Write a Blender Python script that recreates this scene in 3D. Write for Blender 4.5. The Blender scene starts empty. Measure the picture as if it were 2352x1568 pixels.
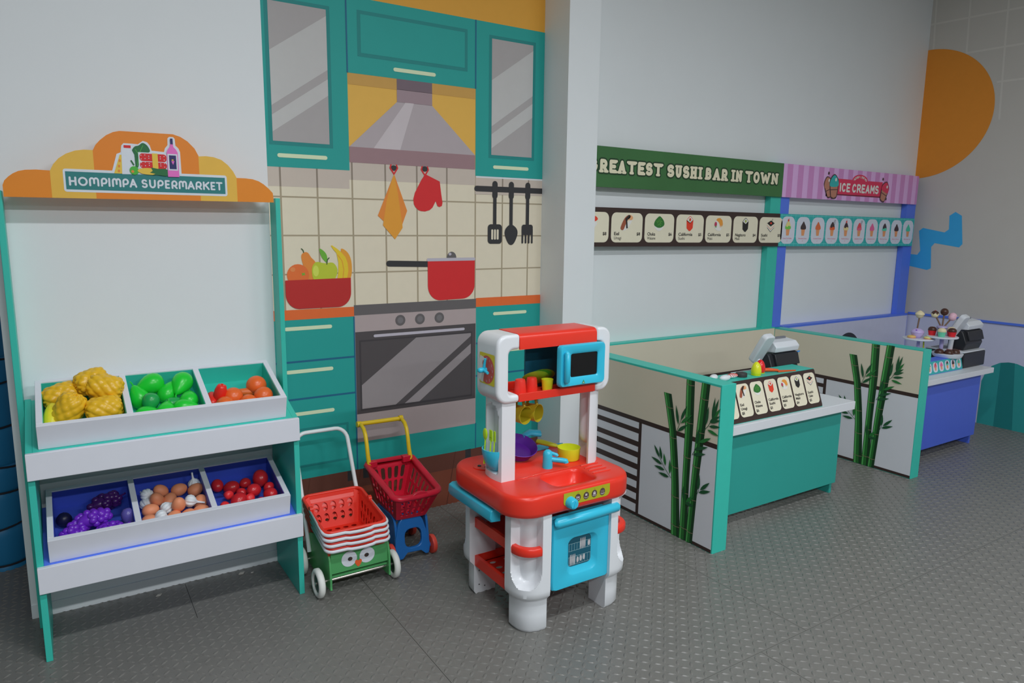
import bpy, bmesh, math, random
from math import sin, cos, pi, radians
from mathutils import Vector, Matrix
random.seed(7)
SC = bpy.context.scene
COL = SC.collection

# ------------------------------------------------------------------ camera
yaw, pitch, roll = radians(32.80022511), radians(-9.45948232), radians(0.71283083)
d_ = Vector((sin(yaw) * cos(pitch), cos(yaw) * cos(pitch), sin(pitch)))
r0 = d_.cross(Vector((0, 0, 1))).normalized()
u0 = r0.cross(d_)
r_ = r0 * cos(roll) + u0 * sin(roll)
u_ = u0 * cos(roll) - r0 * sin(roll)
cam = bpy.data.cameras.new('camera')
cam.sensor_fit = 'HORIZONTAL'
cam.sensor_width = 36.0
cam.lens = 1633.524 / 2352 * 36.0
cam.clip_start = 0.05
camo = bpy.data.objects.new('camera', cam)
COL.objects.link(camo)
camo.matrix_world = Matrix(((r_.x, u_.x, -d_.x, 0), (r_.y, u_.y, -d_.y, 0), (r_.z, u_.z, -d_.z, 1.3), (0, 0, 0, 1)))
SC.camera = camo

# ------------------------------------------------------------------ world, exposure
w = bpy.data.worlds.new('world'); SC.world = w; w.use_nodes = True
w.node_tree.nodes['Background'].inputs[0].default_value = (0.86, 0.93, 1.0, 1)
w.node_tree.nodes['Background'].inputs[1].default_value = 0.05
SC.view_settings.view_transform = 'Standard'
SC.view_settings.look = 'None'
SC.view_settings.gamma = 1
SC.view_settings.use_curve_mapping = False
SC.view_settings.exposure = 1.02

# ------------------------------------------------------------------ ceiling tube lights (out of frame, in the hall's ceiling)
CEIL = 3.1
# x, y, size x, size y, watts, spread: tube lamps over the hall and the play area
LAMPS = [
    (-0.30, -1.95, 1.2, 0.14, 30, 180),
    (0.6, -4.45, 1.2, 0.14, 32, 180),
    (2.3, -1.95, 1.2, 0.14, 44, 180),
    (0.60, 0.41, 0.9, 0.12, 16.5, 180),
    (2.75, 0.41, 0.9, 0.12, 8, 180),
]
for lx, ly, ll, lw, pw, sp in LAMPS:
    li = bpy.data.lights.new('ceiling_lamp', 'AREA')
    li.shape = 'RECTANGLE'; li.size = ll; li.size_y = lw; li.energy = pw; li.spread = radians(sp)
    li.color = (0.93, 0.97, 1.0)
    lo = bpy.data.objects.new('ceiling_lamp_light', li); COL.objects.link(lo)
    lo.location = (lx, ly, CEIL - 0.075)

# ------------------------------------------------------------------ helpers
def s2l(c):
    c = c / 255.0
    return c / 12.92 if c <= 0.04045 else ((c + 0.055) / 1.055) ** 2.4
KLIT = 0.52
_mats = {}
def mat(name, rgb=None, rough=0.5, var=0.03, scale=25.0, bump=0.0, bscale=60.0, spec=0.5, metal=0.0, coat=0.0, trans=0.0):
    """Node material; rgb is the colour seen in good light, divided by the light's level to get the albedo."""
    if name in _mats: return _mats[name]
    m = bpy.data.materials.new(name); m.use_nodes = True
    nt = m.node_tree; b = nt.nodes['Principled BSDF']
    col = [s2l(c) / KLIT for c in rgb]
    k = min(1.0, 0.92 / max(col)); lum = sum(col) / 3
    col = [(c * 0.975 + lum * 0.025) * k for c in col]
    tc = nt.nodes.new('ShaderNodeTexCoord')
    nz = nt.nodes.new('ShaderNodeTexNoise'); nz.inputs['Scale'].default_value = scale; nz.inputs['Detail'].default_value = 3
    nt.links.new(tc.outputs['Object'], nz.inputs['Vector'])
    mx = nt.nodes.new('ShaderNodeMix'); mx.data_type = 'RGBA'
    mx.inputs[6].default_value = [c * (1 - var) for c in col] + [1]
    mx.inputs[7].default_value = [min(1, c * (1 + var)) for c in col] + [1]
    nt.links.new(nz.outputs['Fac'], mx.inputs[0])
    nt.links.new(mx.outputs[2], b.inputs['Base Color'])
    b.inputs['Roughness'].default_value = rough
    b.inputs['Specular IOR Level'].default_value = spec
    b.inputs['Metallic'].default_value = metal
    b.inputs['Coat Weight'].default_value = coat
    if trans:
        b.inputs['Transmission Weight'].default_value = trans
    if bump:
        n2 = nt.nodes.new('ShaderNodeTexNoise'); n2.inputs['Scale'].default_value = bscale; n2.inputs['Detail'].default_value = 4
        nt.links.new(tc.outputs['Object'], n2.inputs['Vector'])
        bp = nt.nodes.new('ShaderNodeBump'); bp.inputs['Strength'].default_value = bump; bp.inputs['Distance'].default_value = 0.002
        nt.links.new(n2.outputs['Fac'], bp.inputs['Height'])
        nt.links.new(bp.outputs[0], b.inputs['Normal'])
    _mats[name] = m
    return m

ORG = {}
def org(o):
    while o.parent: o = o.parent
    return ORG.get(o.name, Vector((0, 0, 0)))

def tag(o, label=None, cat=None, group=None, kind=None):
    if label: o['label'] = label
    if cat: o['category'] = cat
    if group: o['group'] = group
    if kind: o['kind'] = kind
    return o

def thing(name, label, cat, loc=(0, 0, 0), group=None):
    o = bpy.data.objects.new(name, None); COL.objects.link(o)
    o.location = loc; o.empty_display_size = 0.05
    ORG[o.name] = Vector(loc)
    return tag(o, label, cat, group)

def dup(o, parent=None):
    c = o.copy(); COL.objects.link(c); c.parent = parent
    ORG[c.name] = Vector((0, 0, 0))
    for ch in o.children: dup(ch, c)
    return c

def place(o, loc, rot=(0, 0, 0), scale=None):
    o.location = loc; o.rotation_euler = rot
    if scale: o.scale = (scale,) * 3
    return o

class MB:
    def __init__(s): s.v = []; s.f = []; s.m = []
    def add(s, vs, fs, m=0):
        n = len(s.v); s.v += [Vector(p) for p in vs]
        for f in fs: s.f.append([i + n for i in f]); s.m.append(m)
        return s
    def box(s, x0, x1, y0, y1, z0, z1, m=0):
        return s.add([(x0, y0, z0), (x1, y0, z0), (x1, y1, z0), (x0, y1, z0), (x0, y0, z1), (x1, y0, z1), (x1, y1, z1), (x0, y1, z1)],
                     [(3, 2, 1, 0), (4, 5, 6, 7), (0, 1, 5, 4), (1, 2, 6, 5), (2, 3, 7, 6), (3, 0, 4, 7)], m)
    def hexa(s, p, m=0):  # 8 points in box order
        return s.add(p, [(3, 2, 1, 0), (4, 5, 6, 7), (0, 1, 5, 4), (1, 2, 6, 5), (2, 3, 7, 6), (3, 0, 4, 7)], m)
    def prism(s, pts, fn, d0, d1, m=0):
        n = len(pts)
        vs = [fn(u, v, d0) for u, v in pts] + [fn(u, v, d1) for u, v in pts]
        fs = [tuple(range(n - 1, -1, -1)), tuple(range(n, 2 * n))]
        fs += [(i, (i + 1) % n, n + (i + 1) % n, n + i) for i in range(n)]
        return s.add(vs, fs, m)
    def rings(s, rings, cap0=True, cap1=True, closed=True, m=0):
        n = len(rings[0]); vs = [p for r in rings for p in r]; fs = []
        for k in range(len(rings) - 1):
            for i in range(n if closed else n - 1):
                j = (i + 1) % n
                fs.append((k * n + i, k * n + j, (k + 1) * n + j, (k + 1) * n + i))
        if cap0: fs.append(tuple(range(n - 1, -1, -1)))
        if cap1: fs.append(tuple(range((len(rings) - 1) * n, len(rings) * n)))
        return s.add(vs, fs, m)
    def lathe(s, prof, c=(0, 0, 0), ax='z', seg=24, m=0, M=None, cap0=True, cap1=True):
        c = Vector(c); R = []
        for r, h in prof:
            ring = []
            for i in range(seg):
                a = 2 * pi * i / seg; p = (r * cos(a), r * sin(a), h)
                if ax == 'x': p = (p[2], p[0], p[1])
                elif ax == 'y': p = (p[1], p[2], p[0])
                p = Vector(p)
                if M: p = M @ p
                ring.append(p + c)
            R.append(ring)
        return s.rings(R, cap0, cap1, m=m)
    def tube(s, path, r, seg=10, closed=False, m=0, flat=None):
        P = [Vector(p) for p in path]; n = len(P); R = []
        up = None
        for i in range(n):
            if closed: t = P[(i + 1) % n] - P[i - 1]
            else: t = P[min(i + 1, n - 1)] - P[max(i - 1, 0)]
            t.normalize()
            if up is None:
                up = Vector((0, 0, 1)) if abs(t.z) < 0.9 else Vector((1, 0, 0))
            a = (up - t * up.dot(t)).normalized(); b = t.cross(a); up = a
            rr = r[i] if isinstance(r, (list, tuple)) else r
            ra, rb = (rr, rr) if not flat else (rr, rr * flat)
            R.append([P[i] + a * (ra * cos(2 * pi * k / seg)) + b * (rb * sin(2 * pi * k / seg)) for k in range(seg)])
        if closed: R.append(R[0]); return s.rings(R, False, False, m=m)
        return s.rings(R, m=m)
    def ball(s, c, r, seg=16, rings=10, m=0, M=None, fn=None):
        if not isinstance(r, (list, tuple)): r = (r, r, r)
        c = Vector(c); R = []
        for j in range(rings + 1):
            ph = -pi / 2 + pi * j / rings; ring = []
            for i in range(seg):
                th = 2 * pi * i / seg
                k = fn(th, ph) if fn else 1.0
                p = Vector((r[0] * cos(ph) * cos(th) * k, r[1] * cos(ph) * sin(th) * k, r[2] * sin(ph) * k))
                if j in (0, rings): p = Vector((0, 0, r[2] * sin(ph)))
                if M: p = M @ p
                ring.append(p + c)
            R.append(ring)
        return s.rings(R, False, False, m=m)
    def xf(s, M):
        s.v = [M @ p for p in s.v]; return s
    def build(s, name, mats, parent=None, smooth=35, bevel=0.0, segs=2, loc=None, solid=0.0):
        me = bpy.data.meshes.new(name)
        o = bpy.data.objects.new(name, me)
        if parent is not None: o.parent = parent; off = org(o)
        else: off = Vector(loc) if loc else Vector((0, 0, 0))
        me.from_pydata([tuple(p - off) for p in s.v], [], s.f)
        if not isinstance(mats, (list, tuple)): mats = [mats]
        for m in mats: me.materials.append(m)
        bm = bmesh.new(); bm.from_mesh(me)
        for i, f in enumerate(bm.faces): f.material_index = s.m[i]
        bmesh.ops.remove_doubles(bm, verts=bm.verts, dist=1e-6)
        bmesh.ops.recalc_face_normals(bm, faces=bm.faces)
        if smooth:
            for f in bm.faces: f.smooth = True
        bm.to_mesh(me); bm.free()
        if smooth and hasattr(me, 'set_sharp_from_angle'): me.set_sharp_from_angle(angle=radians(smooth))
        COL.objects.link(o)
        if parent is None: o.location = off; ORG[o.name] = off
        if solid:
            md = o.modifiers.new('solid', 'SOLIDIFY'); md.thickness = solid; md.offset = 0
        if bevel:
            md = o.modifiers.new('bevel', 'BEVEL'); md.width = bevel; md.segments = segs; md.limit_method = 'ANGLE'; md.angle_limit = radians(40)
            md.harden_normals = False
        return o

def lerp(a, b, t): return a + (b - a) * t
def arc(cx, cy, rx, ry, a0, a1, n=10):
    return [(cx + rx * cos(radians(lerp(a0, a1, i / n))), cy + ry * sin(radians(lerp(a0, a1, i / n)))) for i in range(n + 1)]
def rrect(x0, y0, x1, y1, r, n=5):
    p = []
    for cx, cy, a in ((x1 - r, y1 - r, 0), (x0 + r, y1 - r, 90), (x0 + r, y0 + r, 180), (x1 - r, y0 + r, 270)):
        p += arc(cx, cy, r, r, a, a + 90, n)
    return p
def smooth_closed(pts, n=6):
    out = []; k = len(pts)
    for i in range(k):
        p0, p1, p2, p3 = [Vector(pts[(i + j - 1) % k]) for j in range(4)]
        for q in range(n):
            t = q / n
            out.append(tuple(0.5 * ((2 * p1) + (-p0 + p2) * t + (2 * p0 - 5 * p1 + 4 * p2 - p3) * t * t + (-p0 + 3 * p1 - 3 * p2 + p3) * t ** 3)))
    return out

def holed_patch(mb, c, nu, nv, mu=0.08, mv0=0.1, mv1=0.1, hole=0.36, kind='round', m=0, hv=None):
    """Bilinear patch with a grid of through holes. c = corners p00,p10,p11,p01."""
    c = [Vector(p) for p in c]
    def P(u, v): return c[0] * (1 - u) * (1 - v) + c[1] * u * (1 - v) + c[2] * u * v + c[3] * (1 - u) * v
    def quad(u0, u1, v0, v1): mb.add([P(u0, v0), P(u1, v0), P(u1, v1), P(u0, v1)], [(0, 1, 2, 3)], m)
    if mu > 0: quad(0, mu, 0, 1); quad(1 - mu, 1, 0, 1)
    if mv0 > 0: quad(mu, 1 - mu, 0, mv0)
    if mv1 > 0: quad(mu, 1 - mu, 1 - mv1, 1)
    du = (1 - 2 * mu) / nu; dv = (1 - mv0 - mv1) / nv
    hv = hv or hole
    for i in range(nu):
        for j in range(nv):
            cu = mu + (i + .5) * du; cv = mv0 + (j + .5) * dv
            out = []; inn = []
            for k in range(16):
                a = 2 * pi * (k + .5) / 16; ca, sa = cos(a), sin(a)
                q = 1 / max(abs(ca), abs(sa))
                out.append(P(cu + ca * q * du / 2, cv + sa * q * dv / 2))
                if kind == 'round': inn.append(P(cu + ca * hole * du, cv + sa * hv * dv))
                else: inn.append(P(cu + ca * q * hole * du, cv + sa * q * hv * dv))
            # exact corners so that cells meet
            mb.add(out + inn, [(k, (k + 1) % 16, 16 + (k + 1) % 16, 16 + k) for k in range(16)], m)
            cn = [P(cu + sx * du / 2, cv + sy * dv / 2) for sx, sy in ((1, 1), (-1, 1), (-1, -1), (1, -1))]
            mb.add([out[1], cn[0], out[2], out[5], cn[1], out[6], out[9], cn[2], out[10], out[13], cn[3], out[14]],
                   [(0, 1, 2), (3, 4, 5), (6, 7, 8), (9, 10, 11)], m)
    return mb

# ------------------------------------------------------------------ flat lettering
_tx = {}
def text_geo(s, off=0.0):
    """Filled letter outlines normalised to their bounding box."""
    k = (s, off)
    if k in _tx: return _tx[k]
    cu = bpy.data.curves.new('lettering', 'FONT'); cu.body = s; cu.size = 1.0; cu.offset = off; cu.resolution_u = 4
    cu.dimensions = '2D'; cu.fill_mode = 'FRONT'
    ob = bpy.data.objects.new('lettering', cu); COL.objects.link(ob)
    dg = bpy.context.evaluated_depsgraph_get()
    me = bpy.data.meshes.new_from_object(ob.evaluated_get(dg))
    vs = [(v.co.x, v.co.y) for v in me.vertices]; fs = [tuple(p.vertices) for p in me.polygons]
    bpy.data.objects.remove(ob); bpy.data.curves.remove(cu); bpy.data.meshes.remove(me)
    if vs:
        x0 = min(v[0] for v in vs); x1 = max(v[0] for v in vs); y0 = min(v[1] for v in vs); y1 = max(v[1] for v in vs)
    else: x0 = x1 = y0 = y1 = 0
    _tx[k] = (vs, fs, x0, x1, y0, y1)
    return _tx[k]
MENU = [('Salmon', 'Nigiri', '$8'), ('Eel', 'Unagi', '$8'), ('Chuka', 'Wakame', '$6'), ('California', 'Sushi', '$5'), ('California', 'Maki', '$5'), ('Negitoro', 'Maki', '$4'), ('Sushi', 'Cake', '$5')]
ICE = ['Green Tea Vanilla', 'Chocolate Cream', 'Caramel Cream', 'Choco Caramel', 'Vanilla Choco', 'Strawberry Cream', 'Strawberry Jam', 'Mint Choco Cream', 'Dark Choco', 'Mint Green Tea']
for a, b, c in MENU:
    text_geo(a, 0.02); text_geo(b, 0.0); text_geo(b, 0.02); text_geo(c, 0.02)
for a in ICE: text_geo(a, 0.0)
for a in ['3', '12', '1', '2', '4', '5', '6', '11']: text_geo(a, 0.0)

GL = {
 'H': [[(0, 0), (0, 1)], [(1, 0), (1, 1)], [(0, .5), (1, .5)]],
 'O': [arc(.5, .5, .5, .5, 0, 360, 24)],
 'm': [[(0, 0), (0, .68)] + arc(.25, .68, .25, .32, 180, 0, 8) + [(.5, .3)], [(.5, .68)] + arc(.75, .68, .25, .32, 180, 0, 8) + [(1, 0)]],
 'P': [[(0, 0), (0, 1), (.5, 1)] + arc(.55, .68, .45, .32, 90, -90, 10) + [(0, .36)]],
 'p': [[(0, 0), (0, .66)] + arc(.5, .66, .5, .34, 180, -90, 16) + [(.35, .32)]],
 'I': [[(.5, 0), (.5, 1)]],
 'A': [[(0, 0), (.5, 1), (1, 0)], [(.22, .32), (.78, .32)]],
 'S': [arc(.5, .74, .46, .26, 35, 250, 12) + arc(.5, .26, .5, .26, 85, -145, 12)],
 'U': [[(0, 1), (0, .42)] + arc(.5, .42, .5, .42, 180, 360, 12) + [(1, 1)]],
 'E': [[(1, 1), (0, 1), (0, 0), (1, 0)], [(0, .5), (.85, .5)]],
 'R': [[(0, 0), (0, 1), (.5, 1)] + arc(.5, .72, .42, .28, 90, -90, 10) + [(0, .44)], [(.45, .44), (1, 0)]],
 'r': [[(0, 0), (0, .66)] + arc(.5, .66, .5, .34, 180, -90, 16) + [(.35, .36)], [(.45, .36), (1, 0)]],
 'K': [[(0, 0), (0, 1)], [(1, 1), (.05, .45)], [(.35, .6), (1, 0)]],
 'T': [[(0, 1), (1, 1)], [(.5, 0), (.5, 1)]],
 'G': [arc(.5, .5, .5, .5, 40, 340, 18) + [(1, .45), (.6, .45)]],
 'B': [[(0, 0), (0, 1), (.5, 1)] + arc(.5, .76, .4, .24, 90, -90, 8) + [(0, .52)], [(.5, .52)] + arc(.5, .26, .5, .26, 90, -90, 8) + [(0, 0)]],
 'N': [[(0, 0), (0, 1), (1, 0), (1, 1)]],
 'W': [[(0, 1), (.25, 0), (.5, .8), (.75, 0), (1, 1)]],
 'C': [arc(.5, .5, .5, .5, 45, 315, 18)],
 'M': [[(0, 0), (.06, 1), (.5, .35), (.94, 1), (1, 0)]],
}

class PR:
    """Flat print lying on a plane: O origin, U and V axes, N out of the surface."""
    def __init__(s, O, U, V, N):
        s.O = Vector(O); s.U = Vector(U); s.V = Vector(V); s.N = Vector(N); s.parts = {}; s.c = 0
    def P(s, u, v, l): return s.O + s.U * u + s.V * v + s.N * (0.0004 + l * 0.0004)
    def nl(s, l):
        s.c = (s.c + 1) % 60   # pieces of one colour never share a plane exactly
        return l + s.c * 0.015
    def mb(s, part, m):
        if part not in s.parts: s.parts[part] = (MB(), [])
        b, ms = s.parts[part]
        if m not in ms: ms.append(m)
        return b, ms.index(m)
    def poly(s, part, m, pts, l=0):
        b, k = s.mb(part, m)
        b.add([s.P(u, v, l) for u, v in pts], [tuple(range(len(pts)))], k)
    def rect(s, part, m, u0, v0, u1, v1, l=0): s.poly(part, m, [(u0, v0), (u1, v0), (u1, v1), (u0, v1)], l)
    def rr(s, part, m, u0, v0, u1, v1, r, l=0): s.poly(part, m, rrect(u0, v0, u1, v1, r), l)
    def ell(s, part, m, cu, cv, ru, rv=None, l=0, n=24): s.poly(part, m, arc(cu, cv, ru, rv or ru, 0, 360 - 360 / n, n - 1), l)
    def stroke(s, part, m, pts, w, l=0, cap=True):
        b, k = s.mb(part, m); l0 = l
        for i in range(len(pts) - 1):
            l = s.nl(l0); a = Vector(pts[i]); c = Vector(pts[i + 1]); t = c - a
            if t.length < 1e-9: continue
            n = Vector((-t.y, t.x)).normalized() * (w / 2)
            b.add([s.P(*p, l) for p in (a + n, a - n, c - n, c + n)], [(0, 1, 2, 3)], k)
        for i, p in enumerate(pts):
            if not cap and i in (0, len(pts) - 1): continue
            l = s.nl(l0)
            b.add([s.P(*q, l) for q in arc(p[0], p[1], w / 2, w / 2, 0, 330, 11)], [tuple(range(12))], k)
    def letter(s, part, m, ch, u0, u1, v0, v1, w, l=0, serif=0.0):
        h = w / 2
        for pl in GL[ch]:
            q = [(lerp(u0 + h, u1 - h, a), lerp(v0 + h, v1 - h, c)) for a, c in pl]
            s.stroke(part, m, q, w, l)
            if serif:
                for e in (pl[0], pl[-1]):
                    if e[1] in (0, 1) and not (e[0] in (.5,) and ch in 'SOG'):
                        eu = lerp(u0 + h, u1 - h, e[0]); ev = lerp(v0 + h * .6, v1 - h * .6, e[1])
                        s.stroke(part, m, [(eu - serif, ev), (eu + serif, ev)], w * .62, l)
    def text(s, part, m, st, u, v, h=None, wid=None, off=0.0, l=0, al='l', cap=0.729):
        """h: cap height; wid: fit width; al: l, c or r."""
        vs, fs, x0, x1, y0, y1 = text_geo(st, off)
        if not vs: return
        k = h / cap; kx = k if not wid else wid / (x1 - x0)
        W_ = (x1 - x0) * kx
        du = {'l': 0, 'c': -W_ / 2, 'r': -W_}[al]
        b, mi = s.mb(part, m)
        b.add([s.P(u + du + (x - x0) * kx, v + y * k, l) for x, y in vs], fs, mi)
    def build(s, parent):
        out = {}
        for n, (b, ms) in s.parts.items():
            out[n] = b.build(n.split('#')[0], ms, parent, smooth=0)
        for n, o in out.items():      # icon#3 and text#3 belong to card#3
            if '#' in n and not n.startswith('menu_card') and 'menu_card#' + n.split('#')[1] in out: o.parent = out['menu_card#' + n.split('#')[1]]
        s.parts = {}
        return out

# ------------------------------------------------------------------ materials
WHITE = mat('wall_paint', (186, 190, 192), 0.75, 0.015, 6, 0.12, 90)
BEIGE = mat('wall_paint_beige', (158, 154, 148), 0.8, 0.02, 8, 0.15, 90)
CEILM = mat('ceiling_paint', (170, 170, 168), 0.9)
MATF = mat('foam_mat_grey', (90, 89, 86), 0.33, 0.10, 14, 0.2, 350, spec=0.5)
MATJ = mat('mat_joint', (66, 65, 63), 0.8)
TEAL = mat('teal_laminate', (38, 152, 138), 0.42, 0.03, 30)
TEALD = mat('mural_teal', (14, 126, 120), 0.6, 0.03, 12)
TEALI = mat('mural_teal_inset', (12, 106, 104), 0.6, 0.03, 12)
NAVYL = mat('mural_seam_blue', (12, 78, 106), 0.6)
HAND = mat('mural_handle', (178, 190, 158), 0.6)
GLS1 = mat('mural_glass_dark', (136, 132, 132), 0.6)
GLS2 = mat('mural_glass_light', (154, 153, 152), 0.6)
YEL = mat('mural_yellow', (196, 152, 62), 0.6)
YELS = mat('mural_yellow_band', (162, 124, 58), 0.6)
YELT = mat('mural_yellow_top', (178, 128, 38), 0.6)
HOOD = mat('mural_hood', (142, 133, 136), 0.6)
HOODL = mat('mural_hood_light', (160, 152, 155), 0.6)
HOODB = mat('mural_hood_band', (124, 98, 102), 0.6)
DUCT = mat('mural_duct', (126, 108, 114), 0.6)
DUCTS = mat('mural_duct_band', (92, 78, 86), 0.6)
TILE = mat('mural_tile', (180, 172, 153), 0.6)
TILES = mat('mural_tile_grey', (160, 149, 139), 0.6)
GROUT = mat('mural_grout', (134, 123, 102), 0.6)
PRED = mat('print_red', (172, 24, 28), 0.6)
PRED2 = mat('print_red_dark', (150, 26, 24), 0.6)
PBLK = mat('print_black', (38, 38, 40), 0.6)
PORG = mat('print_orange', (210, 124, 44), 0.6)
PORG2 = mat('print_orange_amber', (206, 140, 38), 0.6)
PCOUN = mat('print_counter_orange', (198, 90, 34), 0.6)
PGRY = mat('print_grey', (78, 75, 76), 0.6)
PGRY2 = mat('print_grey_dark', (60, 56, 58), 0.6)
PSTOV = mat('print_stove', (140, 128, 128), 0.6)
PLID = mat('print_lid', (150, 146, 156), 0.6)
PGLS = mat('print_oven_glass', (116, 110, 112), 0.6)
PBRN = mat('print_floor_brown', (100, 50, 34), 0.6, 0.06, 8)
PBRN2 = mat('print_floor_line', (74, 38, 28), 0.6)
PYEL = mat('print_yellow', (206, 178, 28), 0.6)
PGRN = mat('print_leaf_green', (84, 142, 40), 0.6)
PAPP = mat('print_apple', (150, 160, 34), 0.6)
PAPP2 = mat('print_apple_light', (168, 178, 66), 0.6)
PFOR = mat('print_orange_fruit', (208, 100, 40), 0.6)
PFOR2 = mat('print_orange_fruit_light', (222, 132, 72), 0.6)
PWHT = mat('print_white', (200, 205, 210), 0.5)

# ------------------------------------------------------------------ floor of foam mats (treadplate relief)
MS = 1.11
def mat_mesh():
    mb = MB(); g = 0.0007; h = 0.0
    mb.box(g, MS - g, g, MS - g, -0.012, 0.0)
    n = 40; q = MS / n
    for i in range(n):
        for j in range(n):
            cx = (i + .5) * q; cy = (j + .5) * q
            a = pi / 4 if (i + j) % 2 else -pi / 4
            L = 0.0150; Wd = 0.0052; ca, sa = cos(a), sin(a)
            def T(s, t, z): return (cx + s * ca - t * sa, cy + s * sa + t * ca, z)
            ring = [T(-L, 0, 0), T(-L * .6, -Wd * .75, 0), T(0, -Wd, 0), T(L * .6, -Wd * .75, 0), T(L, 0, 0), T(L * .6, Wd * .75, 0), T(0, Wd, 0), T(-L * .6, Wd * .75, 0)]
            top = [T(-L * .55, 0, .0015), T(-L * .3, -Wd * .42, .0022), T(L * .3, -Wd * .42, .0022), T(L * .55, 0, .0015), T(L * .3, Wd * .42, .0022), T(-L * .3, Wd * .42, .0022)]
            mb.add(ring + top, [(0, 1, 9, 8), (1, 2, 9), (2, 10, 9), (2, 3, 10), (3, 4, 11, 10), (4, 5, 12, 11), (5, 6, 12), (6, 13, 12), (6, 7, 13), (7, 0, 8, 13), (8, 9, 10, 11, 12, 13)], 0)
    return mb
fl = MB().box(-3.2, 5.6, -8.5, 3.6, -0.10, -0.0125)
floor = tag(fl.build('floor', MATJ, smooth=0), kind='structure')
mat0 = mat_mesh().build('floor_mat', MATF, floor, smooth=18)
first = True
rows = [(2.38, 0.31), (1.27, 0.865), (0.16, 0.64), (-0.95, 0.865), (-2.06, 0.31)]
for y0, xs in rows:
    k0 = -3 if y0 > -0.5 else -2
    for k in range(k0, 5):
        x0 = xs + k * MS
        if x0 > 5.2: continue
        if first: o = mat0; first = False
        else: o = mat0.copy(); COL.objects.link(o)
        o.location = (x0, y0, 0)

# ------------------------------------------------------------------ walls
def struct(name, mb, m, **k): return tag(mb.build(name, m, **k), kind='structure')
WY = 2.81
struct('wall_back', MB().box(-0.149, 5.42, WY, 3.02, -0.012, CEIL), WHITE, smooth=0)
struct('wall_left', MB().box(-0.149, 0.667, 2.655, WY, -0.012, CEIL), WHITE, smooth=0)
struct('baseboard_left', MB().box(-0.149, 0.667, 2.650, 2.655, -0.012, 0.045), WHITE, smooth=0)
struct('wall_pillar', MB().box(1.969, 2.143, 2.625, WY, -0.012, CEIL), WHITE, smooth=0)
wr = struct('wall_right', MB().box(5.2, 5.42, -8.5, WY, -0.012, CEIL), BEIGE, smooth=0)
struct('wall_far', MB().box(-3.2, -0.149, 3.55, 3.7, -0.012, CEIL), mat('navy_wall', (34, 40, 72), 0.7), smooth=0)
struct('ceiling', MB().box(-3.2, 5.42, -8.5, 3.7, CEIL, CEIL + 0.1), CEILM, smooth=0)
LLAB = ['white tube lamp on the ceiling behind and left of the camera', 'white tube lamp on the ceiling farthest behind the camera', 'white tube lamp on the ceiling behind and right of the camera', 'white tube lamp on the ceiling in front of the stand and toy kitchen', 'white tube lamp on the ceiling in front of the sushi counter']
for (lx, ly, ll, lw, pw, sp), lab in zip(LAMPS, LLAB):
    hz = .07
    t = thing('ceiling_lamp_fitting', lab, 'lamp', (lx, ly, CEIL), 'ceiling lamps')
    MB().box(lx - ll / 2 - .03, lx + ll / 2 + .03, ly - lw / 2 - .03, ly + lw / 2 + .03, CEIL - hz, CEIL).build('housing', mat('lamp_housing', (200, 200, 200), .5), t, smooth=0)

# paint on the right wall: faint grid, half disc, zigzag, hill, lilac dado with blue rim
pr = PR((5.2, 0, 0), (0, 1, 0), (0, 0, 1), (-1, 0, 0))
GRID = mat('paint_grid', (167, 163, 157), 0.8)
for a in ([(2.80, 3.2), (2.775, 2.50)], [(2.58, 3.2), (2.556, 2.44)], [(2.35, 3.2), (2.33, 2.5), (2.31, 2.0)], [(2.81, 2.676), (2.2, 2.66), (1.2, 2.63)], [(2.55, 2.446), (1.2, 2.43)], [(2.345, 2.232), (1.2, 2.21)], [(2.10, 3.2), (2.07, 2.0)], [(1.85, 3.2), (1.83, 2.1)]):
    pr.stroke('painted_grid', GRID, a, 0.012, 0)
pr.poly('painted_half_disc', mat('paint_orange', (204, 126, 32), .75), [(2.81, 1.648)] + [(2.81 + .463 * cos(radians(a)), 2.078 + .432 * sin(radians(a))) for a in range(266, 91, -4)] + [(2.81, 2.51)], 1)
zig = [(2.81, 1.116), (2.739, 1.112), (2.721, 1.14), (2.744, 1.28), (2.718, 1.301), (2.57, 1.272), (2.543, 1.293), (2.549, 1.385), (2.512, 1.411), (2.469, 1.385), (2.445, 1.196), (2.464, 1.173), (2.627, 1.197), (2.648, 1.17), (2.635, 1.021), (2.66, 1.008), (2.81, 1.034)]
pr.poly('painted_zigzag', mat('paint_sky_blue', (40, 138, 186), .75), zig, 1)
LIL = mat('lilac_panel', (158, 160, 178), .65)
BLUR = mat('blue_laminate', (66, 96, 186), .45)
pr.rect('painted_dado', LIL, 0.8, 0.0, 2.81, 0.69, 0)
hill = [(2.226, 0), (2.226, .29), (2.21, .345), (2.175, .402), (2.13, .43), (2.08, .442), (2.03, .440), (1.98, .425), (1.92, .37), (1.88, .30), (1.86, .2), (1.85, 0)]
pr.poly('painted_hill', mat('paint_teal', (26, 120, 118), .7), hill, 1)
pr.poly('painted_hill', mat('paint_teal_dark', (8, 98, 98), .7), [(2.122, 0), (2.124, .432), (2.08, .442), (2.043, .442), (2.01, 0)], 2)
pr.build(wr)
MB().box(5.188, 5.2, 0.8, 2.755, .686, .700).build('dado_rim', BLUR, wr, smooth=0)

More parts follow.
